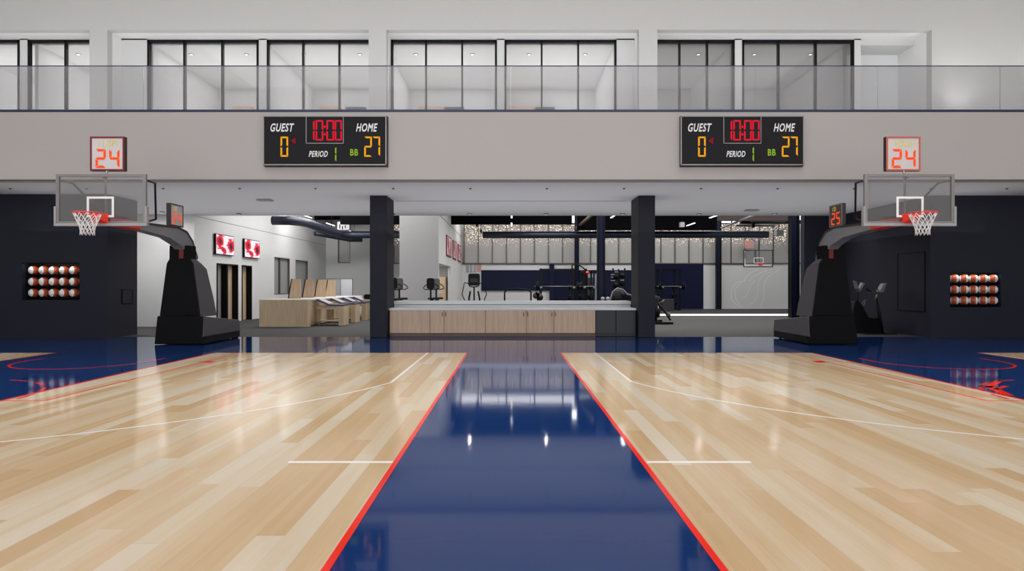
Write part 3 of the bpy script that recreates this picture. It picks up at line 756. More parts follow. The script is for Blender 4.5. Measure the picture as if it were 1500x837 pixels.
duct([(WX(399, 27), 27, 4.26), (WX(424, 27), 27, 4.26), (-9.15, 27.3, 4.25), (-8.95, 27.9, 4.24), (-9.0, 33.0, Zd), (-8.85, 33.5, Zd), (-8.4, 33.7, Zd), (XB0 - .03, 33.7, Zd)], 'dark round air duct bending across the training room ceiling')
duct([(WX(707, 33.7), 33.7, Zd), (WX(800, 33.7), 33.7, Zd), (WX(1125, 33.7), 33.7, Zd + .02)], 'long straight dark air duct across the rear gym')
for nm, pts in (('left', (455, 338)),):
    duct([(-10.7, 34.6, 4.35), (-10.3, 35.2, 4.3), (-9.2, 36.2, 4.12), (-8.5, 36.2, 4.12)], 'smaller dark duct behind the bent duct in the training room', .13)
# pendant bars
ph0 = None; hz = 3.14
rowsd = (28.5, 32.3, 36.8)
def pend(x, y, ln, lab, grp='linear pendant lights of the gym'):
    global ph0
    z = H + hz
    if ph0 is None:
        ph0 = thing('pendant_light', lab, 'light', (x, y, z)); MB().box(x - .035, y - .7, z, x + .035, y + .7, z + .03).build('diffuser', M['lamp'], ph0)
        MB().box(x - .045, y - .71, z + .03, x + .045, y + .71, z + .08).build('housing', M['black'], ph0)
        MB().tube([(x, y - .5, z + .08), (x, y - .5, ZG)], .006, 5).tube([(x, y + .5, z + .08), (x, y + .5, ZG)], .006, 5).build('cable', M['black'], ph0); o = ph0
    else: o = dup(ph0, (x, y, z), lab)
    o['group'] = grp
cols = ((0.015, 'in the middle bay', (0, 1)), (1.475, 'over the right end of the counter', (0, 2)), (2.93, 'right of the right navy column', (0, 1, 2)), (-2.93, 'left over the training room', (0, 1, 2)))
for r_, nm, rr in cols:
    for i in rr:
        y = rowsd[i]; px = XV + r_ * hz * F / y
        pend(r_ * hz, y, 1.4, 'white bar light %s, %s' % (nm, ('nearest in its row', 'second back in its row', 'farthest back in its row')[i]))
for y, w_ in ((30.3, 'nearest'), (32.2, 'middle'), (34.4, 'farthest')): 
    z = H + hz; x = -3.25 * hz
    o = thing('pendant_light', 'short white bar light above the bent duct, %s of three' % w_, 'light', (x, y, z), 'short bar lights above the bent duct')
    MB().box(x - .03, y - .5, z, x + .03, y + .5, z + .03).build('diffuser', M['lamp'], o); MB().box(x - .035, y - .51, z + .03, x + .035, y + .51, z + .07).build('housing', M['black'], o)
    MB().tube([(x, y, z + .07), (x, y, ZG)], .006, 5).build('cable', M['black'], o)
# items under the gym ceiling
def hung(name, px0, py0, px1, py1, Y, dp, m, lab, cat):
    o = thing(name, lab, cat, ((WX(px0, Y) + WX(px1, Y)) / 2, Y + dp / 2, WZ(py1, Y)))
    MB().box(WX(px0, Y), Y, WZ(py1, Y), WX(px1, Y), Y + dp, WZ(py0, Y)).build('body', m, o, .015)
    xm = (WX(px0, Y) + WX(px1, Y)) / 2
    MB().tube([(xm, Y + dp / 2, WZ(py0, Y)), (xm, Y + dp / 2, ZG)], .02, 6).build('hanger', M['black'], o); return o
pj = hung('white_signboard', 494, 325, 512, 337, 34.8, .06, M['white'], 'white hanging signboard with dark figures over the training tables', 'sign')
g = MB()
for (a, b, c, d) in ((497, 329, 498.6, 335), (501, 331, 502.5, 336), (505, 330, 506.5, 334.5)): g.box(WX(a, 34.8), 34.79, WZ(d, 34.8), WX(b if False else c, 34.8), 34.8, WZ(b, 34.8))
g.build('printed_marks', M['black'], pj)
hung('ceiling_speaker', 996.5, 325.5, 1003, 333, 32, .25, M['padgrey'], 'small pale square speaker hanging over the weight area', 'speaker')
hung('heater_box', 1138, 337, 1148, 345, 36, .4, M['padgrey'], 'grey square unit hanging right of the hanging hoop mast', 'unit heater')
hung('ceiling_camera', 1102, 326, 1106, 333.5, 34.5, .12, M['blackgl'], 'small black cylinder spotlight hanging beside the hoop mast', 'spotlight')
hung('ceiling_camera', 703.3, 336, 706, 341.5, 33.2, .12, M['blackgl'], 'small black box at the left end of the long duct', 'speaker')
hung('ceiling_camera', 697, 328.5, 700, 332, 33.6, .12, M['blackgl'], 'small black box hanging right of the grey core wall', 'speaker')
hung('exit_box', 1091, 352.5, 1104, 364.5, 39.6, .1, M['pinkgrey'], 'salmon coloured square board hanging behind the hanging hoop', 'board')

# ceiling hung hoop --------------------------------------------------------
Yh = 38.6; hx = WX(1110.9, Yh)
hg = thing('hanging_hoop', 'ceiling hung basketball hoop with clear board in the rear gym', 'basketball hoop', (hx, Yh, WZ(391.8, Yh)))
x0, x1, z0, z1 = WX(1089.2, Yh), WX(1132.6, Yh), WZ(391.8, Yh), WZ(366.3, Yh); t = .05
f = MB(); f.box(x0, Yh, z0, x1, Yh + .05, z0 + t); f.box(x0, Yh, z1 - t, x1, Yh + .05, z1); f.box(x0, Yh, z0, x0 + t, Yh + .05, z1); f.box(x1 - t, Yh, z0, x1, Yh + .05, z1)
f.build('board_frame', M['armdark'], hg)
MB().box(x0 + t, Yh + .01, z0 + t, x1 - t, Yh + .025, z1 - t).build('glass_board', M['boardglass'], hg)
f = MB(); a, b, c, d = WX(1104, Yh), WX(1118.5, Yh), WZ(386, Yh), WZ(377.5, Yh)
for q in ((a, c, b, c + .04), (a, d - .04, b, d), (a, c, a + .04, d), (b - .04, c, b, d)): f.box(q[0], Yh, q[1], q[2], Yh + .008, q[3])
f.box(x0 + .1, Yh, z0 + .1, x1 - .1, Yh + .006, z0 + .16); f.build('target_line', M['white'], hg)
rz = WZ(386.3, Yh); cx = WX(1113, Yh)
MB().tube([(cx + .23 * math.cos(2 * PI * k / 24), Yh - .38 + .23 * math.sin(2 * PI * k / 24), rz) for k in range(24)], .014, 6, True).box(cx - .08, Yh - .16, rz - .12, cx + .08, Yh, rz + .02).build('rim', M['red'], hg)
f = MB(); f.tube([(WX(1107.5, Yh), Yh + .12, z0 + .2), (WX(1107.5, Yh), Yh + .12, 6.15)], .07, 8); f.tube([(WX(1112, Yh), Yh + .12, z1), (WX(1112, Yh), Yh + .12, 6.15)], .03, 8)
f.build('mast', M['padgrey'], hg)
MB().tube([(WX(1074, Yh), Yh + .1, WZ(327, Yh)), (WX(1107, Yh), Yh + .1, WZ(353.5, Yh))], .035, 6).build('strut', M['padgrey'], hg)
MB().tube([(WX(1142, Yh), Yh + .1, WZ(330, Yh)), (WX(1111, Yh), Yh + .1, WZ(352.5, Yh))], .03, 6).build('strut', M['padgrey'], hg)

# ================================================================== COUNTER
YC = 18.25
def cx_(px): return WX(px, YC)
zc0, zc1 = .1, .765
seams = [570.6, 629.8, 650.4, 711, 771, 811.5, 872.3]
CNM = ['leftmost wide one against the left column', 'narrow one beside the leftmost wide one', 'third from the left column', 'fourth from the left column', 'narrow one left of the last oak door', 'last oak one, next to the charcoal doors']
for i in range(6):
    a, b = cx_(seams[i]), cx_(seams[i + 1])
    c = thing('oak_cabinet', 'pale oak base cabinet under the white counter, %s' % CNM[i], 'cabinet', ((a + b) / 2, YC + .3, 0))
    MB().box(a + .001, YC + .022, zc0, b - .001, YC + .8, zc1).build('carcass', M['kick'], c)
    dr = MB().box(a + .008, YC, zc0 + .005, b - .008, YC + .02, zc1 - .004).build('door', M['oak'], c)
    hxs = {1: [b - .05], 2: [a + .05], 3: [b - .08], 4: [a + .04, b - .06], 5: [a + .04]}.get(i, [])
    for hxx in hxs: MB().box(hxx - .012, YC - .018, zc1 - .18, hxx + .012, YC - .0, zc1 - .06).build('handle', M['kick'], dr)
    MB().box(a + .001, YC + .05, 0, b - .001, YC + .07, zc0).build('toe_kick', M['kick'], c)
for i, (p, q) in enumerate(((872.6, 902), (902.4, 931.2))):
    a, b = cx_(p), cx_(q)
    c = thing('charcoal_fridge', 'dark charcoal undercounter fridge, %s' % ('beside the oak cabinets', 'against the right column')[i], 'fridge', ((a + b) / 2, YC + .3, 0))
    MB().box(a + .001, YC + .02, .02, b - .001, YC + .8, zc1).build('body', M['fridge'], c)
    d = MB().box(a + .004, YC - .01, .08, b - .004, YC + .02, zc1 - .02).build('door', M['fridge'], c, .004)
    MB().box(a + .001, YC + .03, 0, b - .001, YC + .05, .08).build('plinth', M['black'], c)
xa, xb = -3.515, 3.625
o = thing('stone_worktop', 'long white stone worktop slab on the oak cabinets between the two navy columns', 'worktop', (0, YC + .4, zc1))
MB().box(xa, YC - .02, zc1, xb, 19.05, .823).build('lower_slab', M['stone'], o, .003)
o = thing('stone_ledge', 'raised white stone ledge running behind the worktop between the columns', 'ledge', (0, 19.5, 0))
MB().box(xa, 19.11, .6, xb, 19.4, .90).build('riser', M['stone'], o, .003)
MB().box(xa, 19.055, .912, xb, 19.75, 1.008).build('upper_slab', M['stone'], o, .003)
MB().box(xa, 19.4, 0, xb, 19.7, .912).build('back_panel', M['stone'], o)

# ================================================================== SCOREBOARDS
def scoreboard(xl, lab):
    Y0 = YF - .09; s = 15.3 / F
    xl = WX(xl, Y0); sc = Y0 / F
    zt = WZ(170.3, Y0); zb = WZ(242.5, Y0); w = 180.3 * sc; xr = xl + w
    sb = thing('scoreboard', lab, 'scoreboard', ((xl + xr) / 2, YF - .05, zb), 'scoreboards on the balcony front')
    yF = YF - .12
    # bevelled case
    MB().hexa([(xl, YF - .001, zb - .03), (xr + .02, YF - .001, zb - .03), (xr + .02, YF - .001, zt), (xl, YF - .001, zt)],
              [(xl, yF, zb), (xr - .005, yF, zb), (xr - .005, yF, zt), (xl, yF, zt)]).build('case', M['armdark'], sb)
    t = .022; f = MB()
    f.box(xl, yF - .012, zb, xr - .005, yF, zb + t); f.box(xl, yF - .012, zt - t, xr - .005, yF, zt); f.box(xl, yF - .012, zb, xl + t, yF, zt); f.box(xr - .005 - t, yF - .012, zb, xr - .005, yF, zt)
    f.build('frame', M['silver'], sb)
    MB().box(xl + t, yF - .006, zb + t, xr - t - .005, yF, zt - t).build('face', M['board_black'], sb)
    # zoom frame: 1352 x 540 units for 180.3 x 72 px  (7.5 units a pixel), origin at its top left (48,75)
    yl = yF - .009
    def P(u, v): return (xl + (u - 48) / 7.5 * sc, yl, zt - (v - 75) / 7.5 * sc)
    def Pz(u, v): return (u, yl, v)
    def box_u(a, b, c, d): A = P(a, d); B = P(c, b); return A[0], A[2], B[0], B[2]
    for txt, bx in (('GUEST', (128, 158, 388, 250)), ('HOME', (1066, 158, 1302, 250)), ('PERIOD', (548, 460, 756, 527))):
        m = MB(); x0, z0, x1, z1 = box_u(bx[0], bx[1], bx[2], bx[3]); text_into(m, txt, Pz, x0, z0, x1, z1, .28, .022)
        m.build(txt.lower() + '_lettering', M['print_white'], sb)
    m = MB(); x0, z0, x1, z1 = box_u(1002, 440, 1088, 512); text_into(m, 'BB', Pz, x0, z0, x1, z1, 0, .02); m.build('bonus_lettering', M['led_green'], sb); m = MB()
    x0, z0, x1, z1 = box_u(795, 415, 850, 577); seg_into(m, '1', Pz, x0, z0, x1 - x0, z1 - z0, 1.9 * sc)
    m.build('green_digit', M['led_green'], sb)
    def digs(chars, boxes, t_, mt, nm):
        m = MB()
        for ch, bx in zip(chars, boxes):
            x0, z0, x1, z1 = box_u(*bx); seg_into(m, ch, Pz, x0, z0, x1 - x0, z1 - z0, t_ * sc)
        return m
    for ch, bx in (('0', (238, 303, 322, 525)), ('2', (1155, 303, 1240, 525)), ('7', (1245, 303, 1330, 518))): digs(ch, [bx], 2.5, None, '').build('amber_digit', M['led_amber'], sb)
    for ch, bx in zip('1000', [(526, 123, 612, 347), (623, 123, 707, 347), (741, 123, 825, 347), (832, 123, 912, 347)]): digs(ch, [bx], 2.3, None, '').build('red_digit', M['led_red'], sb)
    m = MB()
    for (a, b) in ((715, 183), (715, 265)):
        x0, z0, x1, z1 = box_u(a, b, a + 18, b + 25); m.add([(x0, yl, z0), (x1, yl, z0), (x1, yl, z1), (x0, yl, z1)], [(0, 1, 2, 3)])
    m.build('colon', M['led_red'], sb)
    a, b, c = P(352, 350), P(402, 315), P(402, 385); MB().add([a, b, c], [(0, 1, 2)]).build('possession_arrow', M['led_dred'], sb)
    f = MB(); w_ = .014
    x0, z0, x1, z1 = box_u(516, 85, 930, 380)
    f.box(x0, yl - .004, z0, x1, yl, z0 + w_); f.box(x0, yl - .004, z0, x0 + w_, yl, z1); f.box(x1 - w_, yl - .004, z0, x1, yl, z1)
    f.build('clock_border', M['silver'], sb)
scoreboard(386.4, 'black scoreboard above the left column, nearer the left hoop')
scoreboard(996.6, 'black scoreboard on the right of the balcony front, nearer the right hoop')

# ================================================================== HOOPS
def shotclock(o, P, s, w, face, frame, digits, dark, top):
    """P(u, v, d): u along face, v up, d outward; face w x w with lower left at 0,0"""
    def bx(u0, v0, d0, u1, v1, d1):
        c = [P(u, v, d) for d in (d0, d1) for (u, v) in ((u0, v0), (u1, v0), (u1, v1), (u0, v1))]
        return c
    MB().hexa(*(lambda c: (c[:4], c[4:]))(bx(0, 0, -.09, w, w, 0))).build('case', M['armdark'], o)
    fr = MB(); t = w * .05
    for (a, b, c, d) in ((0, 0, w, t), (0, w - t, w, w), (0, t, t, w - t), (w - t, t, w, w - t)):
        q = bx(a, b, 0, c, d, .012); fr.hexa(q[:4], q[4:])
    fr.build('frame', frame, o)
    q = bx(t, t, 0, w - t, w - t, .004); MB().hexa(q[:4], q[4:]).build('face', face, o)
    Pz = lambda u, v: P(u, v, .008)
    m = MB(); dw = w * .30; dh = w * .55
    seg_into(m, digits[0], Pz, w * .16, w * .085, dw, dh, w * .072); seg_into(m, digits[1], Pz, w * .56, w * .085, dw, dh, w * .072)
    m.build('digits', M['led_orange'], o)
    m = MB(); cw = w * .095
    for i, ch in enumerate(top): seg_into(m, ch, Pz, w * .25 + i * cw * 1.35, w * .70, cw, w * .19, w * .022)
    m.build('small_characters', M['led_yellow'], o)

def hoop(xc, s, side):
    """s = +1: the arm's inner side faces +x (left hoop); -1 mirrored"""
    YBd = 12.7
    o = thing('basketball_hoop', 'portable basketball hoop with glass board and black padded base on the %s' % side, 'basketball hoop', (xc, 16.4, 0))
    X = lambda v: xc + s * v
    def BX(mb, a, y0, z0, b, y1, z1): return mb.box(min(X(a), X(b)), y0, z0, max(X(a), X(b)), y1, z1)
    # base: padded front and low rear cabinet
    b0 = [(X(-.605), 15.70), (X(.605), 15.70), (X(.58), 17.9), (X(-.58), 17.9)]
    kz = .2
    base = MB(); base.hexa([(x, y, kz) for x, y in b0], [(X(-.56), 15.86, .71), (X(.545), 15.86, .70), (X(.56), 17.88, .51), (X(-.56), 17.88, .51)]).build('base_cabinet', M['standgrey'], o, .01)
    MB().hexa([(x, y, 0.03) for x, y in ((X(-.6), 15.83), (X(.6), 15.83), (X(.575), 17.88), (X(-.575), 17.88))], [(x, y, kz) for x, y in ((X(-.6), 15.83), (X(.6), 15.83), (X(.575), 17.88), (X(-.575), 17.88))]).build('base_skirt', M['black'], o)
    MB().hexa([(X(-.62), 15.70, 0.015), (X(.61), 15.70, 0.015), (X(.61), 15.84, 0.015), (X(-.62), 15.84, 0.015)], [(X(-.545), 15.70, .715), (X(.53), 15.70, .715), (X(.53), 15.86, .715), (X(-.545), 15.86, .715)]).build('front_pad', M['pad'], o, .02)
    w_ = MB()
    for dx in (-.5, .5):
        for y in (16.2, 17.6): w_.cyl((X(dx - .03), y, .045), (X(dx + .03), y, .045), .045, 14)
    w_.build('wheel', M['black'], o)
    # tower
    fz = [(.715, .49, .50), (2.03, .31, .30), (2.15, .245, .23)]
    prof = {.715: 16.67, 1.16: 16.62, 1.90: 16.46, 2.15: 16.04}
    tw = MB(); lv = [(.69, .485, 16.68), (1.16, .425, 16.62), (1.90, .325, 16.46), (2.03, .30, 16.25), (2.15, .24, 16.04)]
    vs = []; fs = []
    for (z, hw, yb) in lv: vs += [(X(-hw), 15.80, z), (X(hw), 15.80, z), (X(hw), yb, z), (X(-hw), yb, z)]
    for i in range(len(lv) - 1):
        for k in range(4): fs.append((i * 4 + k, i * 4 + (k + 1) % 4, i * 4 + 4 + (k + 1) % 4, i * 4 + 4 + k))
    fs += [(0, 1, 2, 3), tuple(len(vs) - 4 + k for k in range(4))]
    tw.add(vs, fs).build('tower', M['standgrey'], o, .008)
    # black pad on the tower front
    pd = MB(); pd.prism([(X(-.49), .72), (X(.49), .72), (X(.315), 2.03), (X(.24), 2.15), (X(-.24), 2.15), (X(-.315), 2.03)], 'y', 15.71, 15.80); pd.build('tower_pad', M['pad'], o, .012)
    hd = MB(); BX(hd, -.25, 15.72, 2.13, -.03, 15.80, 2.47); BX(hd, .10, 15.72, 2.13, .245, 15.80, 2.47); BX(hd, -.25, 15.80, 2.13, -.20, 16.05, 2.47); BX(hd, .195, 15.80, 2.13, .245, 16.05, 2.47)
    hd.build('head_bracket', M['pad'], o)
    q = MB(); BX(q, -.03, 15.74, 2.13, .10, 15.79, 2.45); q.build('red_latch', M['darkred'], o)
    # arm
    top = [(13.85, 2.86), (15.4, 2.90), (15.83, 2.82), (16.12, 2.60), (16.36, 2.2), (16.4, 1.95)]
    bot = [(16.0, 1.95), (15.86, 2.3), (15.57, 2.46), (15.03, 2.61), (13.85, 2.70)]
    MB().prism(top + bot, 'x', X(-.13), X(.13)).build('arm', M['arm'], o, .012)
    cap = MB(); tp_ = top[:-1]
    for i in range(len(tp_) - 1):
        (ya, za), (yb, zb_) = tp_[i], tp_[i + 1]
        cap.hexa([(X(-.145), ya, za - .035), (X(.145), ya, za - .035), (X(.145), yb, zb_ - .035), (X(-.145), yb, zb_ - .035)], [(X(-.145), ya, za + .012), (X(.145), ya, za + .012), (X(.145), yb, zb_ + .012), (X(-.145), yb, zb_ + .012)])
    cap.build('arm_cover', M['armdark'], o)
    MB().prism([(12.79, 2.845), (13.85, 2.87), (13.85, 2.69), (12.79, 2.72)], 'x', X(-.14), X(.14)).build('arm_end', M['red'], o, .01)
    # clear board
    zt, zb = 3.712, 2.70; hw = .905; t = .062
    f = MB(); BX(f, -hw, YBd, zb, hw, YBd + .05, zb + t); BX(f, -hw, YBd, zt - t * .8, hw, YBd + .05, zt); BX(f, -hw, YBd, zb + t, -hw + t, YBd + .05, zt - t * .8); BX(f, hw - t, YBd, zb + t, hw, YBd + .05, zt - t * .8)
    f.build('board_frame', M['alu'], o)
    MB().box(xc - hw + t, YBd + .012, zb + t, xc + hw - t, YBd + .028, zt - t * .8).build('glass_board', M['boardglass'], o)
    p = MB(); BX(p, -hw - .03, YBd - .02, zb - .035, hw + .03, YBd + .07, zb + .02); BX(p, -hw - .03, YBd - .02, zb + .02, -hw + .015, YBd + .07, zb + .36); BX(p, hw - .015, YBd - .02, zb + .02, hw + .03, YBd + .07, zb + .36)
    p.build('edge_padding', M['padgrey'], o, .008)
    f = MB(); a, b, c, d = -.285, .26, 2.845, 3.262; l = .043
    for q_ in ((a, c, b, c + l), (a, d - l, b, d), (a, c + l, a + l, d - l), (b - l, c + l, b, d - l)): BX(f, q_[0], YBd + .004, q_[1], q_[2], YBd + .0115, q_[3])
    f.build('target_square', M['white'], o)
    # rim
    rz = 2.885; ry = 12.30; rr = .243
    rm_ = MB().tube([(xc + rr * math.cos(2 * PI * k / 40), ry + rr * math.sin(2 * PI * k / 40), rz) for k in range(40)], .012, 8, True)
    rm_.hexa([(xc - .07, ry + rr - .02, rz - .09), (xc + .07, ry + rr - .02, rz - .09), (xc + .13, YBd - .01, rz - .15), (xc - .13, YBd - .01, rz - .15)], [(xc - .07, ry + rr - .02, rz + .01), (xc + .07, ry + rr - .02, rz + .01), (xc + .13, YBd - .01, rz + .01), (xc - .13, YBd - .01, rz + .01)])
    rm_.box(xc - .15, YBd - .012, rz - .16, xc + .15, YBd + .003, rz + .03)
    rm_.build('rim', M['red'], o)
    nt = MB(); n = 12; lv = [(0, .235), (.09, .205), (.18, .165), (.26, .135), (.34, .118), (.42, .125)]
    for dirn in (1, -1):
        for k in range(n):
            pts = []
            for i, (dz, r) in enumerate(lv):
                a_ = 2 * PI * (k + dirn * i * .5) / n; pts.append((xc + r * math.cos(a_), ry + r * math.sin(a_), rz - .012 - dz))
            nt.tube(pts, .0065, 5)
    nt.build('net', M['net'], o)
    # braces
    for sg in (1, -1):
        hw_ = hw - .03
        pts = [(X(sg * hw_), YBd + .05, 3.60), (X(sg * (hw_ - .02)), 13.12, 3.60), (X(sg * .52), 13.75, 2.92), (X(sg * .12), 14.0, 2.86)]
        MB().tube(pts, .022, 8).build('brace', M['armdark'], o)
    # big shot clock above the board
    pole = MB().tube([(xc, 12.86, 3.70), (xc, 12.90, 3.81)], .022, 8); pole.box(xc - .02, 12.75, 3.64, xc + .02, 12.88, 3.71); pole.tube([(xc, 12.86, 2.84), (xc, 12.86, 3.71)], .02, 8)
    pole.build('clock_post', M['alu'], o)
    w = .70; yc = 12.91; zc = 3.815
    P1 = lambda u, v, d: (xc - w / 2 + u, yc - d, zc + v)
    c1 = thing('shot_clock', 'square red-framed shot clock reading 24 above the %s hoop board' % side, 'shot clock', (xc, yc, zc))
    shotclock(c1, P1, s, w, M['clockface'], M['darkred'] if side == 'left' else mat('copper_frame', rgb(190, 100, 80), .35, .3), '24', False, 'IL0PI' if side == 'left' else 'H0UUn')
    # clock on the arm, facing the middle of the hall
    w = .60; z0 = 2.925
    X0 = .035
    P2 = (lambda u, v, d: (xc + X0 + d, 15.22 + u, z0 + v * .9)) if s > 0 else (lambda u, v, d: (xc - X0 - d, 15.22 + w - u, z0 + v * .9))
    c2 = thing('shot_clock', 'small side-facing shot clock standing on the arm of the %s hoop' % side, 'shot clock', (xc, 15.5, z0))
    shotclock(c2, P2, s, w, M['clockface'] if s > 0 else M['clockdark'], M['armdark'] if s > 0 else M['alu'], '24' if s > 0 else '25', False, 'I0' if s > 0 else 'I0I')
hoop(-8.235, 1, 'left'); hoop(8.016, -1, 'right')

# ================================================================== SOFFIT FITTINGS
o0 = None
for px in (15, 127, 239, 351, 462, 576, 689, 801, 914, 1027, 1139, 1251, 1363, 1475):
    y = 16.63; x = WX(px, y); lab = 'tiny dark sprinkler head in the ceiling under the balcony'
    if o0 is None:
        o0 = thing('sprinkler_head', lab, 'sprinkler', (x, y, ZS), 'sprinkler heads in the low ceiling'); MB().cyl((x, y, ZS - .012), (x, y, ZS + .002), .04, 14).build('rosette', M['mullion'], o0); MB().cyl((x, y, ZS - .035), (x, y, ZS - .01), .014, 8).build('nozzle', M['mullion'], o0)
    else: dup(o0, (x, y, ZS), lab)
for (px, py, w, lab) in ((388, 292.5, .42, 'flat grey ceiling box under the balcony left of the left column'), (1101, 307.5, .42, 'flat grey ceiling box under the balcony right of the right column')):
    y = F * (ZS - H) / (YV - py); x = WX(px, y)
    o = thing('ceiling_box', lab, 'ceiling vent', (x, y, ZS)); MB().box(x - w / 2, y - .15, ZS - .04, x + w / 2, y + .15, ZS - .02).build('grille', M['padgrey'], o); MB().box(x - w / 2 + .03, y - .12, ZS - .02, x + w / 2 - .03, y + .12, ZS).build('neck', M['padgrey'], o)
# downlights near the rear edge, seen mainly as glints on the floor
o0 = None
DLX = [WX(p, 22.45) for p in (238, 350, 575, 688, 800, 912, 1024, 1135)]
for x in DLX:
    y = 22.45 if x > -12 else 21.9; x = x if x > -12 else WX(238, y); lab = 'round recessed downlight near the rear edge of the low ceiling'
    if o0 is None:
        o0 = thing('downlight', lab, 'ceiling light', (x, y, ZS), 'downlights along the rear edge of the low ceiling')
        rg = MB(); n = 24
        for k in range(n):
            a, b = 2 * PI * k / n, 2 * PI * (k + 1) / n
            for (r0, r1, za, zb) in ((.085, .085, ZS, ZS - .026), (.065, .065, ZS - .026, ZS), (.085, .065, ZS - .026, ZS - .026)):
                rg.add([(x + r0 * math.cos(a), y + r0 * math.sin(a), za), (x + r0 * math.cos(b), y + r0 * math.sin(b), za), (x + r1 * math.cos(b), y + r1 * math.sin(b), zb), (x + r1 * math.cos(a), y + r1 * math.sin(a), zb)], [(0, 1, 2, 3)])
        rg.build('trim_ring', M['ceiling_black'], o0); MB().cyl((x, y, ZS - .004), (x, y, ZS), .062, 20).build('lamp_disc', M['spot'], o0)
    else: dup(o0, (x, y, ZS), lab)

# ================================================================== TRAINING ROOM FURNITURE
isl = thing('treatment_island', 'long low oak island with white top in the training room', 'counter', (-8.15, 26.4, 0))
IX0, IX1, IY0, IY1 = -9.0, -7.27, 22.62, 30.3
MB().box(IX0, IY0, 0, IX1 - .05, IY0 + .05, .975).build('end_panel', M['birch'], isl, .003)
MB().box(IX0 + .02, IY0 + .05, .03, IX1 - .06, IY1, .93).build('carcass', M['birch'], isl)
MB().box(IX0, IY0 + .05, .93, IX1 - .02, IY1, .975).build('countertop', M['stone'], isl)
MB().box(IX1 - .05, IY0, 0, IX1, IY0 + .35, .975).build('corner_panel', M['birch'], isl)
y = IY0 + .4
while y < IY1 - .7:
    d = MB().box(IX1 - .06, y, .12, IX1 - .045, y + .68, .90).build('door', M['birch'], isl); MB().box(IX1 - .045, y + .25, .72, IX1 - .035, y + .45, .735).build('handle', M['kick'], d); y += .72
dv0 = None
for i, yy in enumerate((24.7, 26.35, 28.0, 29.55)):
    x1 = -8.19; lab = 'tall tapered oak divider on the island, %s' % ('nearest of four', 'second of four from the front', 'third of four from the front', 'farthest of four')[i]
    if dv0 is None:
        dv0 = thing('oak_divider', lab, 'divider', (-8.45, yy, .976)); z0 = .976
        MB().prism([(-8.66, z0), (x1, z0), (x1, z0 + .76), (x1 - .34, z0 + .76)], 'y', yy - .02, yy + .02).build('board', M['oak_h'], dv0)
        MB().hexa([(-8.70, yy - .03, z0), (-8.665, yy - .03, z0), (-8.665, yy + .03, z0), (-8.70, yy + .03, z0)], [(x1 - .375, yy - .03, z0 + .77), (x1 - .34, yy - .03, z0 + .77), (x1 - .34, yy + .03, z0 + .77), (x1 - .375, yy + .03, z0 + .77)]).build('dark_edge', M['black'], dv0)
        MB().box(x1 - .32, yy + .02, z0, x1 - .28, yy + .28, z0 + .74).build('rib', M['birch'], dv0)
    else: dup(dv0, (-8.45, yy, .976), lab)
    if i == 0: dv0['group'] = 'dividers on the island'
tb0 = None
for i, yy in enumerate((23.45, 25.25, 27.05, 28.85)):
    lab = 'oak treatment table, tilted navy headrest, beside the island, %s' % ('nearest of four', 'second of four', 'third of four', 'the farthest one')[i]
    if tb0 is None:
        xw, xe = -7.22, -6.2; o = tb0 = thing('treatment_table', lab, 'treatment table', (-6.7, yy, 0), 'treatment tables beside the island')
        MB().box(xw, yy, .70, xe, yy + .75, .725).build('tabletop', M['oak_h'], o)
        MB().box(xw + .45, yy - .01, .726, xe, yy + .76, .785).build('mattress', M['bluepad'], o, .015)
        MB().hexa([(xw, yy - .01, .93), (xw + .46, yy - .01, .74), (xw + .46, yy + .76, .74), (xw, yy + .76, .93)], [(xw + .02, yy - .01, .98), (xw + .48, yy - .01, .79), (xw + .48, yy + .76, .79), (xw + .02, yy + .76, .98)]).build('headrest', M['bluepad'], o, .01)
        MB().hexa([(xw + .04, yy + .03, .985), (xw + .46, yy + .03, .805), (xw + .46, yy + .72, .805), (xw + .04, yy + .72, .985)], [(xw + .04, yy + .03, .99), (xw + .46, yy + .03, .81), (xw + .46, yy + .72, .81), (xw + .04, yy + .72, .99)]).build('cover_sheet', M['tabletop'], o)
        MB().box(xe - .18, yy, 0, xe, yy + .06, .70).build('leg', M['birch'], o); MB().box(xe - .18, yy + .69, 0, xe, yy + .75, .70).build('leg', M['birch'], o)
        MB().box(xe - .05, yy + .06, 0, xe, yy + .69, .70).build('end_panel', M['birch'], o)
        MB().box(xw, yy + .02, .14, xe - .18, yy + .7, .17).build('shelf', M['oak_h'], o)
        MB().box(xw, yy + .3, 0, xw + .05, yy + .4, .70).build('leg', M['birch'], o)
        MB().box(xw, yy + .02, .60, xe - .18, yy + .04, .70).build('apron', M['birch'], o)
    else: dup(tb0, (-6.7, yy, 0), lab)
gs = thing('glass_screen', 'grey glass screen standing behind the oak dividers', 'screen', (-8.7, 32, 0))
Y = 32.0; a, b, m_ = WX(469, Y), WX(516, Y), WX(499, Y); zt = WZ(409, Y)
MB().box(a, Y, .05, m_ - .01, Y + .03, zt).build('glass_panel', M['greyglass'], gs); MB().box(m_ + .01, Y, .05, b, Y + .03, zt).build('glass_panel', mat('pale_grey_glass', rgb(184, 186, 188), .2), gs)
f = MB(); f.box(a, Y - .01, zt, b, Y + .04, zt + .02); f.box(m_ - .01, Y - .01, .05, m_ + .01, Y + .04, zt); f.box(a - .02, Y - .01, 0, a, Y + .04, zt + .02); f.box(b, Y - .01, 0, b + .02, Y + .04, zt + .02); f.build('frame', M['mullion'], gs)
wc = thing('white_cabinet', 'low white cabinet at the far end of the island', 'cabinet', (-8.1, 31, 0)); MB().box(-8.9, 30.75, 0, -7.35, 31.3, .98).build('carcass', M['white'], wc, .01)
MB().box(-7.35, 30.8, .1, -7.33, 31.25, .95).build('door', M['white'], wc)
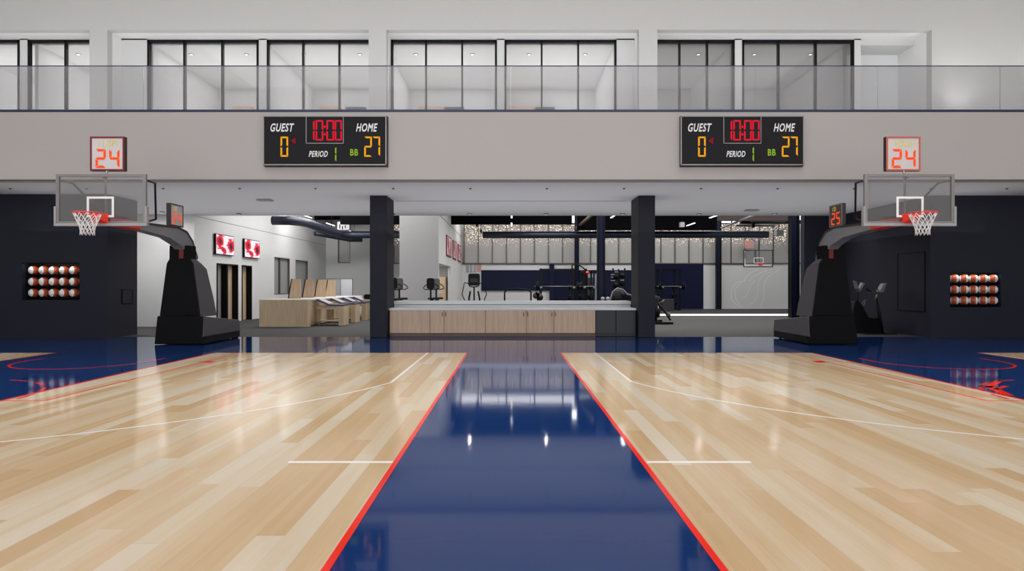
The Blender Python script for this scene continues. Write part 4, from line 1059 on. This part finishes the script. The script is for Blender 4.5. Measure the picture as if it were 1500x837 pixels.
# stools beside the left column
sx = -6.25
st = thing('padded_stool', 'dark padded stool on oak frame beside the left column', 'stool', (WX(538, 27.9), 27.9, 0)); xx = WX(538.5, 27.9); yy = 27.9
MB().rpanel(xx, .99, .36, .22, .09, yy, yy + .35).build('cushion', M['black'], st, .02)
MB().box(xx - .22, yy, .80, xx + .22, yy + .4, .88).build('seat_frame', M['birch'], st)
for dx in (-.2, .2):
    for dy in (.02, .36): MB().box(xx + dx - .025, yy + dy - .02, 0, xx + dx + .025, yy + dy + .03, .80).build('leg', M['birch'], st)

# ================================================================== CARDIO MACHINES behind the counter
def bike(px, Y, lab, scr, rot=0.0, dx=0.0):
    x = WX(px, Y) + dx
    o = thing('exercise_bike', lab, 'exercise bike', (x, Y, 0), 'exercise bikes behind the counter')
    b = MB(); b.box(x - .28, Y - .5, 0, x + .28, Y - .42, .06); b.box(x - .28, Y + .5, 0, x + .28, Y + .58, .06); b.box(x - .05, Y - .45, .04, x + .05, Y + .55, .12); b.build('base_frame', M['black'], o, .01)
    MB().cyl((x - .06, Y - .1, .42), (x + .06, Y - .1, .42), .28, 28).build('flywheel_housing', M['blackgl'], o)
    MB().tube([(x, Y - .15, .12), (x, Y - .22, .9), (x, Y - .24, 1.38)], .035, 10).build('console_post', M['black'], o)
    MB().rpanel(x, 1.56, .30, .42, .09, Y - .30, Y - .24).build('console', scr, o, .01)
    hb = MB(); 
    for sg in (-1, 1): hb.tube([(x + sg * .04, Y - .24, 1.33), (x + sg * .22, Y - .22, 1.33), (x + sg * .31, Y - .1, 1.38), (x + sg * .24, Y + .0, 1.48), (x + sg * .13, Y - .05, 1.55)], .019, 8)
    hb.build('handlebar', M['black'], o)
    MB().tube([(x, Y + .3, .12), (x, Y + .36, .94)], .035, 10).build('seat_post', M['black'], o)
    s = MB(); s.hexa([(x - .05, Y + .16, .92), (x + .05, Y + .16, .92), (x + .22, Y + .5, .92), (x - .22, Y + .5, .92)], [(x - .04, Y + .16, 1.0), (x + .04, Y + .16, 1.0), (x + .21, Y + .5, 1.0), (x - .21, Y + .5, 1.0)]); s.build('saddle', M['black'], o, .02)
    MB().tube([(x - .18, Y - .1, .28), (x - .07, Y - .1, .3), (x + .07, Y - .1, .52), (x + .18, Y - .1, .54)], .016, 8).build('pedal_crank', M['alu'], o)
bike(632, 24.6, 'black exercise bike in front of the grey core wall, the front one', M['black'])
bike(640, 25.9, 'exercise bike with pale console just behind the front bike at the grey core', M['console'])
bike(586.5, 24.9, 'exercise bike with grey console half hidden by the left column', mat('smoky_console', rgb(60, 56, 56), .3))
bike(578, 23.4, 'black exercise bike mostly hidden behind the left column', M['black'])
# cross trainer
def trainer(px, Y, lab, scr=M['blackgl']):
    x = WX(px, Y); o = thing('cross_trainer', lab, 'cross trainer', (x, Y, 0))
    MB().box(x - .3, Y - .3, 0, x + .3, Y - .2, .07).box(x - .3, Y + 1.0, 0, x + .3, Y + 1.1, .07).box(x - .06, Y - .25, .03, x + .06, Y + 1.05, .15).build('base_frame', M['black'], o)
    MB().sphere((x, Y - .05, .45), .32, .4, 1, 1).build('drive_housing', M['blackgl'], o)
    MB().tube([(x, Y, .5), (x, Y - .02, 1.0), (x, Y - .03, 1.45)], .03, 8).build('mast', M['black'], o)
    MB().rpanel(x, 1.73, .48, .50, .08, Y - .09, Y - .02).build('console', scr, o, .015)
    MB().rpanel(x, 1.70, .34, .16, .02, Y - .1, Y - .09).build('display', M['fridge'], o)
    MB().tube([(x - .24, Y - .08, 1.58), (x - .17, Y - .14, 1.45), (x, Y - .17, 1.42), (x + .17, Y - .14, 1.45), (x + .24, Y - .08, 1.58)], .025, 8).build('grip_bar', M['black'], o)
    for sg in (-1, 1):
        MB().tube([(x + sg * .25, Y - .06, 1.58), (x + sg * .40, Y - .05, 1.60), (x + sg * .44, Y - .02, 1.4), (x + sg * .51, Y + .1, 1.12), (x + sg * .42, Y + .2, .9), (x + sg * .32, Y + .4, .4)], .02, 8).build('arm_lever', M['black'], o)
        MB().tube([(x + sg * .16, Y + .05, 1.25), (x + sg * .22, Y + .1, .95), (x + sg * .24, Y + .5, .35)], .035, 8).build('inner_lever', M['black'], o)
        MB().box(x + sg * .24 - .08, Y + .3, .3, x + sg * .24 + .08, Y + .75, .34).build('footplate', M['black'], o)
trainer(694.5, 26.2, 'black cross trainer standing between the core wall and the navy mural')
# treadmill
def treadmill(px0, px1, Y, lab):
    x0, x1 = WX(px0, Y), WX(px1, Y); x = (x0 + x1) / 2; o = thing('treadmill', lab, 'treadmill', (x, Y, 0))
    MB().box(x0 + .05, Y - .3, .02, x1 - .05, Y + 1.5, .2).build('deck', M['black'], o, .02); MB().box(x0 + .2, Y - .28, .2, x1 - .2, Y + 1.45, .205).build('belt', M['rubber_dark'], o)
    z = WZ(424.8, Y)
    MB().tube([(x0 + .02, Y, .15), (x0 + .02, Y, z - .12), (x0 + .06, Y, z - .04), (x0 + .16, Y, z)], .035, 8).build('upright', M['black'], o); MB().tube([(x1 - .02, Y, .15), (x1 - .02, Y, z - .12), (x1 - .06, Y, z - .04), (x1 - .16, Y, z)], .035, 8).build('upright', M['black'], o)
    MB().tube([(x0 + .15, Y, z), (x, Y - .02, z + .05), (x1 - .15, Y, z)], .03, 8).build('crossbar', M['black'], o)
treadmill(738.5, 778.5, 27.2, 'black treadmill frame behind the middle of the counter, below the mural')

# ================================================================== WEIGHT RACKS
def plate(mb, x, y, z, r=.2, t=.05, ax='x'):
    return mb.cyl((x - t / 2, y, z), (x + t / 2, y, z), r, 22) if ax == 'x' else mb.cyl((x, y - t / 2, z), (x, y + t / 2, z), r, 22)
def rack(px0, px1, Y, dp, ht, lab, mt=None, m2=None, holes=True):
    x0, x1 = WX(px0, Y), WX(px1, Y); mt = mt or M['blackgl']; o = thing('power_rack', lab, 'weight rack', ((x0 + x1) / 2, Y + dp / 2, 0))
    for x in (x0, x1):
        for y in (Y, Y + dp): MB().box(x - .04, y - .04, 0, x + .04, y + .04, ht).build('upright', mt, o)
    b = MB()
    for y in (Y, Y + dp): b.box(x0 + .04, y - .035, ht - .09, x1 - .04, y + .035, ht - .02)
    for x in (x0, x1): b.box(x - .035, Y + .04, ht - .09, x + .035, Y + dp - .04, ht - .02); b.box(x - .035, Y + .04, .02, x + .035, Y + dp - .04, .08)
    b.build('crossmember', mt, o)
    MB().tube([(x0 - .35, Y - .08, 1.45), (x1 + .35, Y - .08, 1.45)], .016, 10).build('barbell', M['alu'], o)
    for i, x in enumerate((x0 - .16, x0 - .22, x1 + .16, x1 + .22)): plate(MB(), x, Y - .08, 1.45, .22 if i % 2 == 0 else .17, .045).build('weight_plate', M['black'], o)
    for x in (x0, x1):
        for k in range(3):
            zz = .4 + k * .5; plate(MB(), x + .0, Y + dp + .12, zz, .2 - .03 * k, .06, 'y').build('weight_plate', M['black'], o)
    for x in (x0, x1): MB().box(x - .05, Y - .15, 1.36, x + .05, Y - .04, 1.43).build('bar_hook', M['silver'], o)
    return o
rack(792.5, 840.5, 30.2, 1.2, 2.31, 'black power rack with barbell behind the right part of the counter')
rack(856, 870, 31.4, 1.1, 2.26, 'narrow black power rack right of the slim navy column')
r3 = rack(970.5, 996, 37.6, 1.3, 2.5, 'black power rack against the navy cladding right of the right column')
# cable station with curved tube
o = thing('cable_station', 'black cable station with a curved pull up tube over the racks', 'weight machine', (WX(852, 32), 32.9, 0)); Y = 32.9
x0 = WX(838, Y); z = WZ(389, Y)
MB().tube([(x0, Y, WZ(394, Y)), (x0, Y, z), (x0 + .08, Y, z + .05), (x0 + .3, Y, z + .04), (x0 + .55, Y, z - .1), (x0 + .72, Y, WZ(396, Y))], .035, 8).build('curved_tube', M['black'], o)
MB().box(x0 + .68, Y - .05, 0, x0 + .78, Y + .05, WZ(394, Y)).build('upright', M['black'], o); MB().box(x0 - .04, Y - .04, 0, x0 + .04, Y + .04, WZ(393, Y)).build('upright', M['black'], o)
MB().box(x0 + .85, Y, .3, x0 + 1.15, Y + .25, 1.9).build('weight_stack', M['fridge'], o); MB().box(x0 - .1, Y - .3, 0, x0 + 1.2, Y + .4, .06).build('base', M['black'], o)
o = MB().sphere((WX(860.6, 31.28), 31.29, WZ(399.6, 31.28)), .085).build('red_ball', M['red']); tag(o, 'small red ball on the rack right of the slim navy column', 'ball')
# mirror cabinet
o = thing('wall_mirror', 'narrow grey mirror panel behind the rack left of the tall navy column', 'mirror', (WX(868, 38), 38, 0)); MB().box(WX(861, 38), 38, .1, WX(874, 38), 38.05, WZ(401, 38)).build('glass', mat('dim_mirror', rgb(112, 116, 130), .15, .4), o); MB().box(WX(860.5, 38), 38.05, 0, WX(874.5, 38), 38.1, WZ(400.5, 38)).build('frame', M['black'], o)
# plate tree by the right column
Y = 29.6; x = WX(902, Y)
o = thing('plate_storage', 'upright storage rack loaded with weight plates left of the right column', 'weight rack', (x, Y, 0))
for dx in (-.13, .13, .42): MB().box(x + dx - .035, Y - .04, 0, x + dx + .035, Y + .04, 2.3 if dx != .13 else 2.26).build('upright', M['blackgl'], o)
MB().box(x - .3, Y - .2, 0, x + .55, Y + .2, .06).build('base', M['black'], o)
for zz in (1.98, 1.86, 1.7): MB().box(x - .24, Y - .12, zz, x - .05, Y - .02, zz + .04).build('peg_tray', M['silver'], o)
for (dx, zz) in ((.0, 1.9), (.28, 1.95), (.27, 1.6), (.0, 1.5), (.3, 1.2)): plate(MB(), x + dx, Y - .1, zz, .13, .08, 'y').build('weight_plate', M['black'], o)
for (dx, zz) in ((.28, 1.72), (.0, 2.1)): MB().box(x + dx - .08, Y - .18, zz, x + dx + .08, Y - .14, zz + .04).build('plate_rim', M['silver'], o)
# plate loaded machine near it
Y = 27.5; x = WX(908, Y)
o = thing('leg_press', 'grey plate loaded machine with rounded cover behind the counter by the right column', 'weight machine', (x, Y, 0))
MB().box(x - .55, Y - .4, 0, x + .5, Y + .5, .08).build('base', M['black'], o)
MB().tube([(x - .5, Y - .1, .1), (x - .45, Y - .1, .8), (x - .32, Y - .1, 1.2), (x - .12, Y - .1, 1.36), (x + .1, Y - .1, 1.3), (x + .3, Y - .1, 1.1), (x + .5, Y - .1, 1.05)], .045, 10).build('frame_tube', M['console'], o)
MB().sphere((x - .05, Y + .1, 1.08), .26, 1, .5, 1).build('cover', M['fridge'], o)
MB().hexa([(x + .1, Y - .1, .9), (x + .55, Y - .1, .9), (x + .55, Y + .3, .9), (x + .1, Y + .3, .9)], [(x + .1, Y - .1, 1.12), (x + .5, Y - .1, 1.02), (x + .5, Y + .3, 1.02), (x + .1, Y + .3, 1.12)]).build('seat', M['black'], o, .02)
for dx in (-.35, .3): MB().box(x + dx - .04, Y + .05, .08, x + dx + .04, Y + .15, 1.0).build('upright', M['black'], o)
for i, px in enumerate((883, 890.5)):
    xx = WX(px, 26.2); b_ = MB(); b_.sphere((xx, 26.2, .94), .085, 1, 1, .9); b_.cyl((xx, 26.2, 0), (xx, 26.2, .9), .05, 10)
    q = b_.build('boxing_stand', M['tabletop']); tag(q, 'mauve grey rounded pad at the foot of the tall navy column, %s one' % ('left', 'right')[i], 'pad')
# dumbbell stand left of rack
Y = 29.4; x = WX(787.5, Y); o = thing('weight_tree', 'small plate tree standing left of the black power rack', 'weight rack', (x, Y, 0))
MB().box(x - .03, Y - .03, 0, x + .03, Y + .03, 1.3).build('post', M['black'], o); MB().box(x - .25, Y - .2, 0, x + .25, Y + .2, .05).build('base', M['black'], o)
for dx, zz, r in ((-.08, 1.02, .15), (.08, 1.0, .12), (0, 1.12, .11)): plate(MB(), x + dx, Y - .08, zz, r, .06, 'y').build('weight_plate', mat('olive_rubber%d' % int(r * 100), rgb(58, 56, 46), .5), o)

# row machine right of right column
Y = 24.1; x = WX(970, Y)
o = thing('rowing_machine', 'black floor machine with bright metal parts right of the right navy column', 'weight machine', (x, Y, 0))
MB().box(WX(961, Y), Y - .05, 0, WX(986, Y), Y + .06, .09).build('front_foot', M['black'], o, .01)
MB().box(x - .25, Y, .03, x - .1, Y + 1.6, .12).build('rail', M['black'], o); MB().box(WX(961, Y), Y + 1.5, 0, WX(984, Y), Y + 1.6, .09).build('rear_foot', M['black'], o)
MB().tube([(x - .22, Y + .1, .1), (x - .2, Y + .15, .6), (x - .12, Y + .2, .95)], .05, 8).build('upright', M['black'], o)
MB().tube([(x - .15, Y + .2, .85), (x + .1, Y + .2, .55), (x + .25, Y + .15, .3), (x + .35, Y + .1, .15)], .035, 8).build('lever', M['blackgl'], o)
MB().cyl((x - .2, Y + .2, .45), (x - .08, Y + .2, .45), .2, 24).build('flywheel', M['black'], o)
MB().cyl((x + .22, Y + .1, .36), (x + .32, Y + .1, .36), .09, 18).build('roller', M['mullion'], o)
MB().tube([(x - .1, Y + .1, .8), (x + .1, Y + .05, .93)], .016, 8).tube([(x - .14, Y + .1, .72), (x - .1, Y + .1, .3)], .022, 8).build('chrome_handle', M['silver'], o)
MB().hexa([(x - .28, Y + .2, .95), (x + .0, Y + .2, .95), (x + .0, Y + .6, .95), (x - .28, Y + .6, .95)], [(x - .26, Y + .2, 1.1), (x - .04, Y + .2, 1.06), (x - .04, Y + .6, 1.06), (x - .26, Y + .6, 1.1)]).build('seat_pad', M['fridge'], o, .02)
o = thing('equipment_case', 'dark grey storage case on the floor in front of the rear rack', 'case', (WX(978, 36.9), 36.9, 0)); x = WX(978, 36.9)
MB().box(x - .35, 36.6, .0, x + .3, 37.1, .62).build('body', M['fridge'], o, .03); MB().box(x - .36, 36.59, .62, x + .31, 37.11, .70).build('lid', M['fridge'], o, .02)

# cardio machines in the right bay
def climber(px, Y, lab, kind):
    x = WX(px, Y); o = thing('stair_climber' if kind else 'upright_trainer', lab, 'cardio machine', (x, Y, 0))
    if kind:
        z = .02
        MB().prism([(x - .75, 0), (x + .72, 0), (x + .72, .42), (x + .55, .50), (x + .1, .56), (x - .2, 1.0), (x - .35, 1.15), (x - .55, 1.15), (x - .7, .6)], 'y', Y - .25, Y + .35).build('housing', M['black'], o, .03)
        MB().tube([(x - .30, Y, 1.0), (x - .26, Y, 1.45)], .03, 8).build('mast', M['black'], o)
        c = MB(); c.hexa([(x - .42, Y - .18, 1.86), (x - .28, Y - .2, 1.50), (x - .23, Y + .14, 1.52), (x - .36, Y + .16, 1.90)], [(x - .50, Y - .16, 1.88), (x - .42, Y - .2, 1.62), (x - .36, Y + .14, 1.60), (x - .44, Y + .16, 1.92)])
        c.build('console_panel', M['console'], o, .03)
        c = MB(); c.hexa([(x - .22, Y - .12, 1.48), (x + .02, Y - .12, 1.80), (x + .02, Y + .18, 1.80), (x - .22, Y + .18, 1.48)], [(x - .26, Y - .1, 1.52), (x - .08, Y - .1, 1.83), (x - .08, Y + .16, 1.83), (x - .26, Y + .16, 1.52)])
        c.build('reading_panel', M['console'], o, .02)
        MB().tube([(x - .15, Y - .2, 1.12), (x - .05, Y - .22, 1.18), (x + .12, Y - .2, 1.19)], .018, 8).tube([(x - .2, Y - .22, 1.1), (x - .15, Y - .24, .98), (x - .06, Y - .22, 1.02), (x - .08, Y - .2, 1.12)], .018, 8).build('handle', M['alu'], o)
        MB().box(x + .3, Y - .28, .50, x + .62, Y - .05, .53).build('step', M['black'], o)
    else:
        MB().box(x - .9, Y - .28, 0.0, x + .45, Y + .3, .035).build('base_plate', M['black'], o)
        MB().tube([(x + .02, Y, .03), (x - .14, Y, .8), (x - .25, Y, 1.30)], [.075, .065, .05], 10).build('mast', M['blackgl'], o)
        MB().tube([(x - .25, Y, 1.30), (x - .22, Y, 1.48)], .035, 8).build('neck', M['alu'], o)
        c = MB(); c.hexa([(x - .22, Y - .16, 1.52), (x - .02, Y - .16, 1.53), (x + .12, Y - .16, 1.88), (x - .02, Y - .16, 1.86)], [(x - .2, Y + .14, 1.52), (x + .0, Y + .14, 1.53), (x + .14, Y + .14, 1.88), (x + .0, Y + .14, 1.86)])
        c.build('console', M['console'], o, .03)
        MB().hexa([(x - .5, Y - .14, 1.52), (x - .05, Y - .14, 1.50), (x - .05, Y + .12, 1.50), (x - .5, Y + .12, 1.52)], [(x - .46, Y - .14, 1.57), (x - .07, Y - .14, 1.56), (x - .07, Y + .12, 1.56), (x - .46, Y + .12, 1.57)]).build('shelf', M['fridge'], o, .01)
        MB().tube([(x - .47, Y, 1.55), (x - .60, Y, 1.62), (x - .70, Y, 1.70)], [.03, .035, .02], 8).tube([(x - .2, Y - .12, 1.58), (x - .32, Y - .12, 1.68)], .018, 8).build('handlebar', M['blackgl'], o)
    o.scale = (.66, .7, .86) if kind else (.72, .8, .83)
climber(1265, 19.95, 'black stair climber with two pale consoles beside the right hoop base', True)
climber(1292, 19.25, 'black upright trainer with tilted console near the right navy wall', False)

# ================================================================== LIGHTS
def area(name, loc, sx, sy, p, rot=(0, 0, 0), c=(1, .992, .985)):
    l = bpy.data.lights.new(name, 'AREA'); l.shape = 'RECTANGLE'; l.size = sx; l.size_y = sy; l.energy = p; l.color = c
    o = bpy.data.objects.new(name, l); COL.objects.link(o); o.location = loc; o.rotation_euler = rot; return o
area('hall_ceiling_light', (0, 4.5, 12.3), 28, 16, 980)
area('hall_floor_fill', (0, 10.0, 12.2), 30, 5, 620).data.spread = math.radians(75)  # added narrow-beam fill that lifts the far court boards; no fitting
area('upper_wall_fill', (0, 15.5, 12.3), 34, 3, 20, (math.radians(20), 0, 0))  # added fill tilted at the upper wall and balcony; no fitting
area('balcony_up_fill', (0, 17.4, 6.2), 35, 2.4, 520, (PI, 0, 0))  # unseen added fill shining up into the opening heads
area('soffit_up_fill', (0, 19.25, 3.0), 27, 6.7, 185, (PI, 0, 0))  # unseen added fill that brightens the low ceiling from below
area('training_fill', (-7.4, 28.3, 6.1), 4.0, 6.0, 580)  # added area fill out of view above the header, brightens the training room
area('training_fill_rear', (-9.6, 31.2, 5.9), 2.6, 1.2, 170, (math.radians(60), 0, 0))  # extra unseen fill aimed at the rear wall of the training room
area('alcove_fill', (-3.95, 30.0, 2.44), 1.0, 4.5, 40)  # added fill that brightens the dark alcove
area('gym_fill', (2.6, 28.3, 6.1), 6.0, 6.2, 620); area('core_fill', (-4.0, 25.9, 6.1), 2.4, 1.4, 42)  # unseen added fills: one over the gym, one for the core front
area('gym_fill_right', (11.5, 28.3, 6.1), 12, 6.2, 850)  # further unseen fill, added for the right side of the gym
area('gym_fill_rear', (6.0, 37.2, 6.1), 22, 2.0, 800)  # added out-of-view fill for the rear wall and its panels
for i, (a, b) in enumerate(((-18, -15.1), (-15.1, -11.45), (-11.45, -7.75), (-7.75, -4), (-4, -.3), (-.3, 3.35), (3.35, 7.05), (7.05, 10.65))):
    q = 1.0 if i < 6 else .5
    area('upper_room_fill', ((a + b) / 2, 22.4, ZC - .02), 3.0, 4.0, 60 * q); area('upper_room_up_fill', ((a + b) / 2, 22.4, 6.3), 3.0, 4.0, 80 * q, (PI, 0, 0))  # added fills without fittings, facing down and up, to even out the rooms
def spot(loc, p, ang=70, blend=.8, r=0.0, tgt=None, c=(1, .97, .93)):
    l = bpy.data.lights.new('downlight_beam', 'SPOT'); l.energy = p; l.spot_size = math.radians(ang); l.spot_blend = blend; l.shadow_soft_size = r; l.color = c
    o = bpy.data.objects.new('downlight_beam', l); COL.objects.link(o); o.location = loc
    if tgt: o.rotation_euler = (Vector(tgt) - Vector(loc)).to_track_quat('-Z', 'Y').to_euler()
    return o
for x in DLX[2:]: spot((x, 22.3, ZS - .05), 130, 130)
spot((11.3, 20.9, 3.95), 26, 60, .9, .1, (11.9, 21.1, 2.2), (.85, .9, 1))
area('pocket_fill', (-12.9, 20.3, 4.0), 1.3, 1.2, 110)  # added hidden fill that brightens the white pocket wall
spot((13.4, 18.6, 6.4), 120, 90, 1, .2, (14.2, 19.3, 9.5)); spot((16.6, 18.6, 6.4), 120, 90, 1, .2, (16.4, 19.3, 9.5))
for n_, yf in ((LN, LYF), (RN, RYF)):
    area('niche_fill', ((n_[0] + n_[2]) / 2, yf + .02, n_[3] - .03), n_[2] - n_[0] - .1, .03, 2.2, (math.radians(28), 0, 0))  # added fill that brightens the balls; no fitting built
w = bpy.data.worlds.new('World'); SC.world = w; w.use_nodes = True
bg = w.node_tree.nodes['Background']; bg.inputs[0].default_value = (.86, .9, 1.0, 1); bg.inputs[1].default_value = 4.0

# ================================================================== CAMERA
cam = bpy.data.cameras.new('Camera'); co = bpy.data.objects.new('Camera', cam); COL.objects.link(co)
co.location = (0, 0, H); co.rotation_euler = (PI / 2, 0, 0)
cam.sensor_width = 36; cam.sensor_fit = 'HORIZONTAL'; cam.lens = F / 1500 * 36
cam.shift_x = (750 - XV) / 1500; cam.shift_y = (YV - 418.5) / 1500
cam.clip_start = .05; cam.clip_end = 200
SC.camera = co
SC.view_settings.view_transform = 'Standard'; SC.view_settings.look = 'None'; SC.view_settings.gamma = 1.0
SC.view_settings.use_curve_mapping = False; SC.view_settings.exposure = 0.0
